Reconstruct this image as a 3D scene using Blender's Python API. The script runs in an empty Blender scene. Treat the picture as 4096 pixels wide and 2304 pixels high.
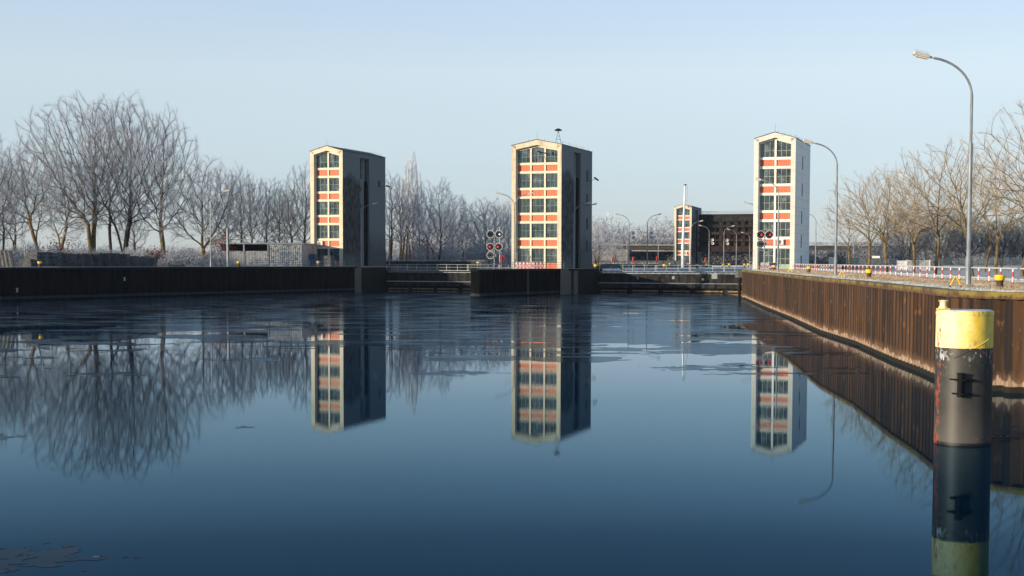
import bpy, math, random
import numpy as np
from mathutils import Vector, Matrix, noise
random.seed(7); rng = np.random.default_rng(7)
R = math.radians; PI = math.pi
sc = bpy.context.scene
COL = sc.collection

# ------------------------------------------------------------------ camera
F = 5689.0; PY = 1352.0; PITCH = R(3.1); ROLL = R(.15); EYE = 6.0
cam = bpy.data.cameras.new('camera'); camo = bpy.data.objects.new('camera', cam); COL.objects.link(camo)
cam.lens = 50; cam.sensor_width = 36; cam.shift_y = 200 / 4096; cam.clip_end = 8000; cam.clip_start = .5
camo.matrix_world = Matrix.Translation((0, 0, EYE)) @ Matrix.Rotation(R(90) - PITCH, 4, 'X') @ Matrix.Rotation(ROLL, 4, 'Z')
sc.camera = camo

def px(p, d):                       # x of the vertical plane through photo column p at distance d
    return (p - 2048) / 5697.0 * d

# lock axes: u to the right across the lock, v away along it, origin at the middle tower's right front corner
TH = R(19.5); O2 = Vector((9.28, 269.7))
U = Vector((math.cos(TH), -math.sin(TH))); V = Vector((math.sin(TH), math.cos(TH)))
def L(u, v, z=None):
    p = O2 + U * u + V * v
    return (p.x, p.y) if z is None else (p.x, p.y, z)

# ------------------------------------------------------------------ materials
def nodes(m):
    m.use_nodes = True
    nt = m.node_tree
    return nt, nt.nodes['Principled BSDF']
def pos_noise(nt, scale, sx=(1, 1, 1), detail=4, coord='world', rough=.55):
    if coord == 'world':
        g = nt.nodes.new('ShaderNodeNewGeometry'); src = g.outputs['Position']
    else:
        g = nt.nodes.new('ShaderNodeTexCoord'); src = g.outputs['Object']
    mp = nt.nodes.new('ShaderNodeMapping'); mp.inputs['Scale'].default_value = sx
    nt.links.new(src, mp.inputs['Vector'])
    n = nt.nodes.new('ShaderNodeTexNoise'); n.inputs['Scale'].default_value = scale
    n.inputs['Detail'].default_value = detail; n.inputs['Roughness'].default_value = rough
    nt.links.new(mp.outputs[0], n.inputs['Vector'])
    return n.outputs['Fac']
def ramp(nt, fac, stops, interp='LINEAR'):
    r = nt.nodes.new('ShaderNodeValToRGB'); r.color_ramp.interpolation = 'LINEAR' if interp == 'EASE' else interp
    el = r.color_ramp.elements
    while len(el) < len(stops): el.new(.5)
    for e, (p, c) in zip(el, stops):
        e.position = p; e.color = (*c, 1) if len(c) == 3 else c
    nt.links.new(fac, r.inputs['Fac']); return r.outputs['Color']
def mixc(nt, fac, a, b, mode='MIX'):
    m = nt.nodes.new('ShaderNodeMix'); m.data_type = 'RGBA'; m.blend_type = mode
    if hasattr(fac, 'default_value'): nt.links.new(fac, m.inputs[0])
    else: m.inputs[0].default_value = fac
    for i, x in ((6, a), (7, b)):
        if hasattr(x, 'default_value'): nt.links.new(x, m.inputs[i])
        else: m.inputs[i].default_value = (*x, 1)
    return m.outputs[2]
def math_(nt, op, a, b=None, c=None, clamp=False):
    m = nt.nodes.new('ShaderNodeMath'); m.operation = op; m.use_clamp = clamp
    for i, x in enumerate((a, b, c)):
        if x is None: continue
        if hasattr(x, 'default_value'): nt.links.new(x, m.inputs[i])
        else: m.inputs[i].default_value = x
    return m.outputs[0]
def xyz(nt, coord='world'):
    if coord == 'world':
        g = nt.nodes.new('ShaderNodeNewGeometry'); src = g.outputs['Position']
    else:
        g = nt.nodes.new('ShaderNodeTexCoord'); src = g.outputs['Object']
    s = nt.nodes.new('ShaderNodeSeparateXYZ'); nt.links.new(src, s.inputs[0]); return s.outputs
def smooth(nt, v, a, b):
    m = nt.nodes.new('ShaderNodeMapRange'); m.clamp = True
    nt.links.new(v, m.inputs[0]); m.inputs[1].default_value = a; m.inputs[2].default_value = b
    return m.outputs[0]
MATS = {}
def M(name, c1, c2=None, scale=2, sx=(1, 1, 1), rough=.8, metal=0, lo=.38, hi=.62, bump=0, detail=5, coord='object', spec=.4):
    m = bpy.data.materials.new(name); nt, b = nodes(m)
    b.inputs['Roughness'].default_value = rough; b.inputs['Metallic'].default_value = metal
    b.inputs['Specular IOR Level'].default_value = spec
    if c2 is None: c2 = tuple(x * .75 for x in c1)
    n = pos_noise(nt, scale, sx, detail, coord)
    nt.links.new(ramp(nt, n, [(lo, c2), (hi, c1)]), b.inputs['Base Color'])
    if bump:
        bp = nt.nodes.new('ShaderNodeBump'); bp.inputs['Strength'].default_value = bump; bp.inputs['Distance'].default_value = .05
        nt.links.new(n, bp.inputs['Height']); nt.links.new(bp.outputs[0], b.inputs['Normal'])
    MATS[name] = m; return m

def concrete(name, base, dirt, stain_shade, stainbands=True):
    m = bpy.data.materials.new(name); nt, b = nodes(m); b.inputs['Roughness'].default_value = .9
    b.inputs['Specular IOR Level'].default_value = .2
    n1 = pos_noise(nt, .8, (1, 1, 1), 6); streak = pos_noise(nt, 1.0, (2.2, 2.2, .12), 5)
    c = ramp(nt, n1, [(.3, tuple(x * .86 for x in base)), (.7, base)])
    c = mixc(nt, math_(nt, 'MULTIPLY', ramp(nt, streak, [(.56, (0, 0, 0)), (.72, (1, 1, 1))]), dirt), c, (.13, .10, .065))
    z = xyz(nt)[2]
    # pour joints every 1.58 m
    fr = math_(nt, 'FRACT', math_(nt, 'DIVIDE', z, 1.58)); j = math_(nt, 'LESS_THAN', fr, .035)
    c = mixc(nt, math_(nt, 'MULTIPLY', j, .38), c, (.12, .11, .09))
    ox = xyz(nt, 'object')[1]
    j2 = math_(nt, 'LESS_THAN', math_(nt, 'FRACT', math_(nt, 'DIVIDE', ox, 1.9)), .02)
    c = mixc(nt, math_(nt, 'MULTIPLY', j2, .25), c, (.12, .11, .09))
    if stain_shade:
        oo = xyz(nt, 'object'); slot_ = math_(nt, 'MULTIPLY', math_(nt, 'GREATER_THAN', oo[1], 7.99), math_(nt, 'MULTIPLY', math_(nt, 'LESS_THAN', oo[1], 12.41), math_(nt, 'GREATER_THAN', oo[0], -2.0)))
        c = mixc(nt, math_(nt, 'ADD', math_(nt, 'GREATER_THAN', oo[0], -.02), slot_, clamp=True), c, mixc(nt, .92, c, (.082, .118, .148)))  # side faces and slot turned dark blue: shade put into the colour
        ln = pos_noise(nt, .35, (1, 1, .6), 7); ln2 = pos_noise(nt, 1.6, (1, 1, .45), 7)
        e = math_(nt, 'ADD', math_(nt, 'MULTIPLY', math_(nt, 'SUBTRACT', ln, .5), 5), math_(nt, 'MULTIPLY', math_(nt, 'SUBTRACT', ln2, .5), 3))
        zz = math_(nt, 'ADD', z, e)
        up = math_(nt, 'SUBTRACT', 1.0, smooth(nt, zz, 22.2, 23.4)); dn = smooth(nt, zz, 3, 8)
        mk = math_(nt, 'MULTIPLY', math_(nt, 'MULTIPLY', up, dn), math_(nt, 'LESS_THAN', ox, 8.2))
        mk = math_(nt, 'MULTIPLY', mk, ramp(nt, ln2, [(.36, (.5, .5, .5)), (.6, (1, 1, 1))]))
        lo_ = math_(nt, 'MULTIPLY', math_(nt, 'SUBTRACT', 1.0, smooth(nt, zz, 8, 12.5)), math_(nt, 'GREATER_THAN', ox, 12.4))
        mk = math_(nt, 'ADD', math_(nt, 'MULTIPLY', mk, stain_shade), math_(nt, 'MULTIPLY', lo_, stain_shade * .55), clamp=True)
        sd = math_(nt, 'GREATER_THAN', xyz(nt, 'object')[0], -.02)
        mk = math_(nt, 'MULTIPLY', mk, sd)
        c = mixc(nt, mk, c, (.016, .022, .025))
    nt.links.new(c, b.inputs['Base Color'])
    bp = nt.nodes.new('ShaderNodeBump'); bp.inputs['Strength'].default_value = .25; bp.inputs['Distance'].default_value = .03
    nt.links.new(n1, bp.inputs['Height']); nt.links.new(bp.outputs[0], b.inputs['Normal'])
    MATS[name] = m; return m
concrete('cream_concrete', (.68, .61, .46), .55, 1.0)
concrete('white_concrete', (.80, .77, .69), .22, 0)
concrete('grey_concrete', (.115, .12, .118), .6, 0)
M('grid_concrete', (.72, .65, .50), (.62, .55, .41), 3, rough=.9)
M('grid_white', (.80, .77, .69), (.72, .69, .6), 3, rough=.9)
M('roofing', (.035, .045, .05), (.02, .026, .03), 4, rough=.7)
M('teal_frame', (.10, .22, .22), (.07, .16, .17), 6, rough=.5)
M('flaking_frame', (.34, .42, .34), (.16, .22, .17), 9, rough=.6, lo=.42, hi=.55)
M('orange_panel', (.60, .145, .062), (.50, .11, .048), 5, rough=.6)
M('panel_rib', (.66, .34, .22), (.6, .3, .2), 5, rough=.6)
M('room', (.06, .07, .07), (.035, .04, .04), 1.2)
M('hoist_yellow', (.75, .50, .03), (.6, .38, .02), 4)
M('galv', (.24, .27, .29), (.16, .18, .20), 3, (1, 1, .4), rough=.5, metal=.25)
M('rail_steel', (.50, .54, .56), (.36, .40, .43), 5, rough=.45, metal=.3)
M('rail_dark', (.12, .15, .18), (.08, .10, .12), 5, rough=.5, metal=.3)
M('lamp_shell', (.55, .53, .48), (.40, .39, .36), 6, rough=.4)
M('lamp_glass', (.72, .66, .50), (.62, .56, .42), 8, rough=.3)
M('dark_steel', (.014, .015, .018), (.008, .009, .011), 2.5, (1, 1, .3), rough=.85, spec=.05)
M('black_paint', (.014, .016, .019), (.008, .010, .012), 4, rough=.85, spec=.06)
M('bollard_yellow', (.80, .52, .02), (.66, .38, .02), 7, rough=.5, lo=.3, hi=.5)
M('bollard_black', (.025, .022, .02), (.07, .04, .025), 9, rough=.7, lo=.42, hi=.7)
M('red_paint', (.55, .02, .015), (.42, .015, .012), 5, rough=.5)
M('white_paint', (.74, .74, .72), (.62, .62, .6), 6, rough=.5)
M('signal_black', (.022, .024, .026), (.016, .017, .02), 4, rough=.6)
M('signal_grey', (.075, .08, .085), (.055, .06, .065), 4, rough=.6)
M('ac_white', (.66, .64, .58), (.58, .55, .5), 5, rough=.5)
M('ac_grille', (.16, .15, .13), (.09, .085, .08), 12, rough=.5)
M('corrugated', (.33, .35, .36), (.24, .26, .27), 1.5, rough=.55, metal=.15)
M('shed_dark', (.02, .022, .024), None, 3)
M('blue_steel', (.035, .12, .22), (.025, .08, .16), 4, rough=.5)
M('slab', (.12, .125, .125), (.05, .055, .06), 2.2, rough=.95, coord='world')
M('old_timber', (.06, .06, .058), (.025, .025, .025), 3, (1, 1, 6), rough=.95, coord='world')
M('frost_timber', (.26, .29, .33), (.05, .052, .055), 4, rough=.95, coord='world', lo=.35, hi=.6)
M('bark', (.05, .042, .032), (.022, .019, .016), 5, (1, 1, .35), rough=.95)
M('mossy_bark', (.19, .14, .055), (.06, .048, .030), 3.5, (1, 1, .4), rough=.95)
M('pine_bark', (.30, .13, .06), (.10, .06, .035), 3, (1, 1, .4), rough=.95)
M('frost_twig', (.34, .37, .42), (.06, .062, .068), .6, rough=.95, coord='world', detail=8, lo=.36, hi=.66)
M('fine_frost', (.58, .62, .70), (.20, .215, .24), .45, rough=.95, coord='world', detail=8, lo=.36, hi=.66)
M('bright_frost', (.74, .77, .83), (.36, .38, .42), .6, rough=.95, coord='world', detail=8)
M('tan_twig', (.66, .57, .46), (.22, .16, .09), .8, rough=.95, coord='world', detail=8, lo=.36, hi=.64)
M('dark_twig', (.17, .18, .20), (.05, .052, .055), .6, rough=.95, coord='world', detail=8)
M('red_leaf', (.23, .055, .03), (.10, .035, .02), 2, rough=.9)
M('dry_grass', (.50, .38, .26), (.25, .19, .12), .7, rough=.95, coord='world', detail=8)
M('frost_grass', (.58, .61, .64), (.26, .29, .26), .8, rough=.95, coord='world', detail=8)
M('bridge_concrete', (.32, .30, .26), (.20, .19, .17), .5, (1, 1, 3), rough=.95)
M('bridge_dark', (.06, .06, .06), (.04, .04, .042), .6, rough=.9)
M('gate_paint', (.030, .030, .031), (.012, .013, .014), 1.2, (1, 1, .4), rough=.85, spec=.08, lo=.42, hi=.58)
M('gate_rust', (.045, .028, .024), (.018, .014, .014), .8, (1, 1, .6), rough=.9, spec=.08)
M('gate_frost', (.42, .46, .50), (.30, .33, .36), 1.5, rough=.9)
M('gate_ochre', (.34, .24, .10), (.10, .08, .05), 1.5, (1, 1, 2), rough=.9)
M('car_paint', (.02, .022, .026), None, 3, rough=.25, spec=.6)
M('car_glass', (.03, .035, .04), None, 3, rough=.1)
M('tyre', (.015, .015, .015), None, 3)
M('hedge', (.05, .05, .045), (.02, .022, .02), 3, rough=.95, coord='world')
M('mast_white', (.80, .80, .78), (.66, .68, .7), 1.2, rough=.4)

def emis(name, c, s):
    m = bpy.data.materials.new(name); nt, b = nodes(m)
    b.inputs['Base Color'].default_value = (*c, 1); b.inputs['Emission Color'].default_value = (*c, 1); b.inputs['Emission Strength'].default_value = s
    MATS[name] = m
emis('red_lamp', (1, .02, .02), 2.2); emis('white_lamp', (.8, .95, 1), 1.5)

def glassmat():
    m = bpy.data.materials.new('window_glass'); m.use_nodes = True; nt = m.node_tree; nt.nodes.clear()
    o = nt.nodes.new('ShaderNodeOutputMaterial'); t = nt.nodes.new('ShaderNodeBsdfTransparent'); t.inputs[0].default_value = (.55, .6, .6, 1)
    g = nt.nodes.new('ShaderNodeBsdfGlossy'); g.inputs['Roughness'].default_value = .05; g.inputs[0].default_value = (.6, .68, .75, 1)
    d = nt.nodes.new('ShaderNodeBsdfDiffuse'); d.inputs[0].default_value = (.19, .215, .22, 1)
    n = pos_noise(nt, .9, (1, 1, .6), 4); f = ramp(nt, n, [(.35, (.03,) * 3), (.55, (.25,) * 3), (.68, (.75,) * 3)])  # uneven grey film painted in for bright reflections on the panes
    mx = nt.nodes.new('ShaderNodeMixShader'); nt.links.new(f, mx.inputs[0]); nt.links.new(t.outputs[0], mx.inputs[1]); nt.links.new(d.outputs[0], mx.inputs[2])
    m2 = nt.nodes.new('ShaderNodeMixShader'); m2.inputs[0].default_value = .08
    nt.links.new(mx.outputs[0], m2.inputs[1]); nt.links.new(g.outputs[0], m2.inputs[2]); nt.links.new(m2.outputs[0], o.inputs[0])
    MATS['window_glass'] = m
glassmat()

def rust():
    m = bpy.data.materials.new('rusty_piles'); nt, b = nodes(m); b.inputs['Roughness'].default_value = .85; b.inputs['Specular IOR Level'].default_value = .25
    s1 = pos_noise(nt, 1.0, (1.3, 1.3, .10), 6); s2 = pos_noise(nt, 1.0, (6, 6, .5), 6); s3 = pos_noise(nt, 3.2, (1, 1, .45), 7)
    c = ramp(nt, s1, [(.34, (.014, .011, .010)), (.46, (.036, .021, .013)), (.60, (.082, .042, .021)), (.74, (.032, .028, .022))])
    c = mixc(nt, math_(nt, 'MULTIPLY', ramp(nt, s2, [(.5, (0, 0, 0)), (.7, (1, 1, 1))]), .6), c, (.045, .035, .030))
    c = mixc(nt, math_(nt, 'MULTIPLY', ramp(nt, s3, [(.62, (0, 0, 0)), (.68, (1, 1, 1))]), .6), c, (.17, .075, .032))
    z = xyz(nt)[2]; zz = math_(nt, 'ADD', z, math_(nt, 'MULTIPLY', math_(nt, 'SUBTRACT', s3, .5), 1.1))
    # pale dried lime band just over the water, wet black foot
    low = math_(nt, 'SUBTRACT', 1.0, smooth(nt, zz, .6, .95))
    c = mixc(nt, math_(nt, 'MULTIPLY', low, .4), c, (.16, .10, .065))
    band = math_(nt, 'SUBTRACT', 1.0, smooth(nt, zz, .50, .60))
    c = mixc(nt, math_(nt, 'MULTIPLY', math_(nt, 'MULTIPLY', band, .8), ramp(nt, s2, [(.4, (1, 1, 1)), (.62, (.3, .3, .3))])), c, (.38, .28, .20))
    wet = math_(nt, 'SUBTRACT', 1.0, smooth(nt, z, .26, .30))
    c = mixc(nt, wet, c, (.012, .012, .010))
    nt.links.new(c, b.inputs['Base Color']); c_in = c
    bp = nt.nodes.new('ShaderNodeBump'); bp.inputs['Strength'].default_value = .4; bp.inputs['Distance'].default_value = .02
    nt.links.new(s3, bp.inputs['Height']); nt.links.new(bp.outputs[0], b.inputs['Normal'])
    MATS['rusty_piles'] = m
    m2 = m.copy(); m2.name = 'dark_pile_face'; n2 = m2.node_tree; b2 = n2.nodes['Principled BSDF']; lk = b2.inputs['Base Color'].links[0]; src = lk.from_socket
    n2.links.new(mixc(n2, math_(n2, 'MULTIPLY', smooth(n2, xyz(n2)[2], .75, 1.1), .80), src, (.009, .008, .008)), b2.inputs['Base Color']); MATS['dark_pile_face'] = m2  # copy mixed towards near black above the pale foot band
    m = bpy.data.materials.new('mossy_coping'); nt, b = nodes(m); b.inputs['Roughness'].default_value = .9
    s1 = pos_noise(nt, .5, (1, 1, .6), 5); s2 = pos_noise(nt, 5, (1, 1, 1), 6)
    c = ramp(nt, s2, [(.35, (.035, .022, .014)), (.65, (.12, .06, .03))])
    mz = math_(nt, 'ADD', xyz(nt)[2], math_(nt, 'MULTIPLY', math_(nt, 'SUBTRACT', s2, .5), .5))
    mk = math_(nt, 'MULTIPLY', smooth(nt, mz, 4.36, 4.52), ramp(nt, s1, [(.40, (0, 0, 0)), (.55, (1, 1, 1))]))
    c = mixc(nt, math_(nt, 'MULTIPLY', mk, .85), c, (.20, .16, .03))
    nt.links.new(c, b.inputs['Base Color']); MATS['mossy_coping'] = m
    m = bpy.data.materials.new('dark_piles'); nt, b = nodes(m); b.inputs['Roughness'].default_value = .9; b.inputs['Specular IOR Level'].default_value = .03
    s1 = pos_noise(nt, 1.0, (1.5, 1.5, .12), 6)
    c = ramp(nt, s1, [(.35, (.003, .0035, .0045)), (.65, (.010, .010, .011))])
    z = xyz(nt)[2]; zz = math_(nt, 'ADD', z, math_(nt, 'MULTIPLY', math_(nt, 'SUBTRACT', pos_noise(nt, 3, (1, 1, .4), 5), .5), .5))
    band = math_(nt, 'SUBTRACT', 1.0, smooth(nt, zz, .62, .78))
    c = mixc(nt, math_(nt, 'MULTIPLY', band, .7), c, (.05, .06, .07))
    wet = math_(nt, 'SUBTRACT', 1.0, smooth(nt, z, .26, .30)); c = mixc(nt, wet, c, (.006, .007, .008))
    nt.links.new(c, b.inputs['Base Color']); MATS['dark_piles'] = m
rust()

def dolphin_mat():
    m = bpy.data.materials.new('dolphin_paint'); nt, b = nodes(m); b.inputs['Roughness'].default_value = .5; b.inputs['Specular IOR Level'].default_value = .35
    o = xyz(nt, 'object'); z = o[2]
    n1 = pos_noise(nt, 2.4, (1, 1, .6), 8, 'object'); n2 = pos_noise(nt, 9, (1, 1, .6), 8, 'object'); n3 = pos_noise(nt, 1.1, (1, 1, 1), 5, 'object')
    yel = ramp(nt, n1, [(.3, (.80, .50, .02)), (.55, (.86, .66, .10)), (.75, (.84, .74, .36))])
    worn = math_(nt, 'MULTIPLY', ramp(nt, n2, [(.5, (0, 0, 0)), (.56, (1, 1, 1))]), ramp(nt, n3, [(.48, (0, 0, 0)), (.6, (1, 1, 1))]))
    yel = mixc(nt, math_(nt, 'MULTIPLY', smooth(nt, math_(nt, 'ADD', math_(nt, 'MULTIPLY', o[0], -1.0), math_(nt, 'MULTIPLY', n1, .6)), .1, 1.0), .6), yel, (.88, .84, .62))  # left side of the yellow whitened: sunlight put into the colour
    yel = mixc(nt, math_(nt, 'MULTIPLY', worn, .75), yel, (.20, .24, .22))
    blk = ramp(nt, n1, [(.3, (.028, .028, .026)), (.7, (.046, .046, .043))])
    zz = math_(nt, 'ADD', z, math_(nt, 'MULTIPLY', math_(nt, 'SUBTRACT', n2, .5), .9))
    chip = math_(nt, 'MULTIPLY', math_(nt, 'GREATER_THAN', n2, .585), math_(nt, 'MULTIPLY', smooth(nt, zz, 2.3, 3.2), ramp(nt, n3, [(.5, (0, 0, 0)), (.56, (1, 1, 1))])))
    blk = mixc(nt, math_(nt, 'MULTIPLY', chip, .7), blk, (.42, .42, .36))
    rs = math_(nt, 'MULTIPLY', math_(nt, 'GREATER_THAN', pos_noise(nt, 3.1, (1, 1, 1.2), 6, 'object'), .70), .9)
    blk = mixc(nt, rs, blk, (.32, .07, .03))
    tide = math_(nt, 'SUBTRACT', 1.0, smooth(nt, math_(nt, 'ADD', z, math_(nt, 'MULTIPLY', pos_noise(nt, 2, (1, 1, 8), 6, 'object'), .7)), .6, 1.6))
    blk = mixc(nt, math_(nt, 'MULTIPLY', tide, .45), blk, (.105, .10, .09))
    wet = math_(nt, 'SUBTRACT', 1.0, smooth(nt, z, .07, .10)); blk = mixc(nt, wet, blk, (.01, .01, .01))
    edge = math_(nt, 'GREATER_THAN', math_(nt, 'ADD', z, math_(nt, 'MULTIPLY', math_(nt, 'SUBTRACT', n2, .5), .05)), 3.19)
    # red rust patches along the up-sun flank
    c = mixc(nt, edge, blk, yel)
    fl = math_(nt, 'MULTIPLY', math_(nt, 'LESS_THAN', math_(nt, 'ADD', o[0], math_(nt, 'MULTIPLY', math_(nt, 'SUBTRACT', n2, .5), .3)), -.885), math_(nt, 'GREATER_THAN', n1, .54))
    c = mixc(nt, math_(nt, 'MULTIPLY', fl, .8), c, (.30, .06, .03))
    nt.links.new(c, b.inputs['Base Color'])
    bp = nt.nodes.new('ShaderNodeBump'); bp.inputs['Strength'].default_value = .25; bp.inputs['Distance'].default_value = .02
    nt.links.new(n1, bp.inputs['Height']); nt.links.new(bp.outputs[0], b.inputs['Normal'])
    MATS['dolphin_paint'] = m
    m = bpy.data.materials.new('frost_top'); nt, b = nodes(m); b.inputs['Roughness'].default_value = .9
    nt.links.new(ramp(nt, pos_noise(nt, 6, (1, 1, 1), 6, 'object'), [(.3, (.42, .46, .5)), (.7, (.56, .58, .6))]), b.inputs['Base Color']); MATS['frost_top'] = m
dolphin_mat()

def stripes(name, a, b_, period, axis, duty=.5, slant=0.0, offset=0.0):
    m = bpy.data.materials.new(name); nt, b = nodes(m); b.inputs['Roughness'].default_value = .5
    o = xyz(nt, 'object'); v = o[axis]
    if slant: v = math_(nt, 'ADD', v, math_(nt, 'MULTIPLY', o[2], slant))
    f = math_(nt, 'FRACT', math_(nt, 'DIVIDE', math_(nt, 'ADD', v, 1000 * period + offset), period))
    k = math_(nt, 'LESS_THAN', f, duty)
    w = ramp(nt, pos_noise(nt, 7, (1, 1, 1), 5, 'object'), [(.3, (.75,) * 3), (.7, (1,) * 3)])
    c = mixc(nt, 1.0, mixc(nt, k, a, b_), w, 'MULTIPLY')
    nt.links.new(c, b.inputs['Base Color']); MATS[name] = m
stripes('post_bands', (.74, .72, .70), (.50, .03, .02), .62, 2, .5, 0, .1)
stripes('rail_twist', (.78, .74, .66), (.16, .05, .035), .42, 0, .32, 1.5)
stripes('barrier_slant', (.78, .77, .75), (.60, .03, .03), .5, 0, .5, 1.0)
stripes('barrier_top', (.60, .02, .02), (.78, .77, .75), .66, 0, .5)
stripes('barrier_dark', (.10, .11, .14), (.03, .035, .05), .36, 0, .5)

def ground_mat(name, stops, scale=.25):
    m = bpy.data.materials.new(name); nt, b = nodes(m); b.inputs['Roughness'].default_value = .95; b.inputs['Specular IOR Level'].default_value = .1
    n = pos_noise(nt, scale, (1, 1, 1), 9); n2 = pos_noise(nt, 4, (1, 1, 1), 6)
    c = ramp(nt, n, stops); c = mixc(nt, .35, c, ramp(nt, n2, [(.35, tuple(x * .5 for x in stops[0][1])), (.65, stops[-1][1])]))
    nt.links.new(c, b.inputs['Base Color'])
    bp = nt.nodes.new('ShaderNodeBump'); bp.inputs['Strength'].default_value = .6; bp.inputs['Distance'].default_value = .1
    nt.links.new(n2, bp.inputs['Height']); nt.links.new(bp.outputs[0], b.inputs['Normal']); MATS[name] = m
ground_mat('frosted_ground', [(.35, (.40, .42, .38)), (.5, (.52, .56, .55)), (.65, (.66, .70, .72))])
ground_mat('yard_ground', [(.35, (.10, .10, .10)), (.65, (.30, .32, .34))])

def water_mats():
    def dep(nt):      # mirror strength against the angle of view on the flat water
        g = nt.nodes.new('ShaderNodeNewGeometry'); d = nt.nodes.new('ShaderNodeVectorMath'); d.operation = 'DOT_PRODUCT'
        nt.links.new(g.outputs['Incoming'], d.inputs[0]); nt.links.new(g.outputs['True Normal'], d.inputs[1])
        return math_(nt, 'ABSOLUTE', d.outputs['Value'])
    m = bpy.data.materials.new('water'); m.use_nodes = True; nt = m.node_tree; nt.nodes.clear()
    o = nt.nodes.new('ShaderNodeOutputMaterial'); c = dep(nt)
    r = ramp(nt, c, [(0, (.86, .87, .88)), (.03, (.74, .77, .80)), (.057, (.55, .60, .66)), (.096, (.28, .37, .43)), (.125, (.175, .26, .325)), (.15, (.108, .18, .235)), (.19, (.045, .082, .112)), (.24, (.022, .045, .062))], 'EASE')
    g = nt.nodes.new('ShaderNodeBsdfGlossy'); g.inputs['Roughness'].default_value = .004; nt.links.new(r, g.inputs[0])
    d = nt.nodes.new('ShaderNodeBsdfDiffuse'); d.inputs[0].default_value = (.001, .009, .018, 1)
    n1 = pos_noise(nt, 1.0, (.55, 1.1, 1), 2); n2 = pos_noise(nt, 6.0, (.6, 1.2, 1), 3); n3 = pos_noise(nt, .05, (1, 1, 1), 3)
    h = math_(nt, 'ADD', math_(nt, 'MULTIPLY', n1, .07), math_(nt, 'MULTIPLY', n2, .09))
    bp = nt.nodes.new('ShaderNodeBump'); bp.inputs['Distance'].default_value = .0050
    nt.links.new(ramp(nt, n3, [(.35, (.35,) * 3), (.65, (1,) * 3)]), bp.inputs['Strength'])
    nt.links.new(h, bp.inputs['Height']); nt.links.new(bp.outputs[0], g.inputs['Normal'])
    mx = nt.nodes.new('ShaderNodeAddShader'); nt.links.new(d.outputs[0], mx.inputs[0]); nt.links.new(g.outputs[0], mx.inputs[1])
    nt.links.new(mx.outputs[0], o.inputs[0]); MATS['water'] = m
    m = bpy.data.materials.new('ice'); m.use_nodes = True; nt = m.node_tree; nt.nodes.clear()
    o = nt.nodes.new('ShaderNodeOutputMaterial'); c = dep(nt)
    r = ramp(nt, c, [(0, (.7,) * 3), (.03, (.50,) * 3), (.06, (.36,) * 3), (.1, (.24,) * 3), (.2, (.06,) * 3), (.4, (.03,) * 3)])
    g = nt.nodes.new('ShaderNodeBsdfGlossy'); g.inputs[0].default_value = (.60, .80, 1, 1)
    a = pos_noise(nt, .35, (.5, 1, 1), 7); b2 = pos_noise(nt, 2.2, (.5, 1, 1), 7)
    nt.links.new(ramp(nt, a, [(.38, (.035,) * 3), (.6, (.15,) * 3)]), g.inputs['Roughness'])
    d = nt.nodes.new('ShaderNodeBsdfDiffuse')
    nt.links.new(mixc(nt, ramp(nt, b2, [(.64, (0, 0, 0)), (.72, (1, 1, 1))]), ramp(nt, a, [(.35, (.008, .013, .018)), (.65, (.030, .042, .053))]), (.22, .27, .32)), d.inputs[0])
    bp = nt.nodes.new('ShaderNodeBump'); bp.inputs['Distance'].default_value = .012; bp.inputs['Strength'].default_value = .6
    nt.links.new(b2, bp.inputs['Height']); nt.links.new(bp.outputs[0], g.inputs['Normal'])
    mx = nt.nodes.new('ShaderNodeMixShader'); nt.links.new(r, mx.inputs[0]); nt.links.new(d.outputs[0], mx.inputs[1]); nt.links.new(g.outputs[0], mx.inputs[2])
    nt.links.new(mx.outputs[0], o.inputs[0]); MATS['ice'] = m
water_mats()

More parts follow.
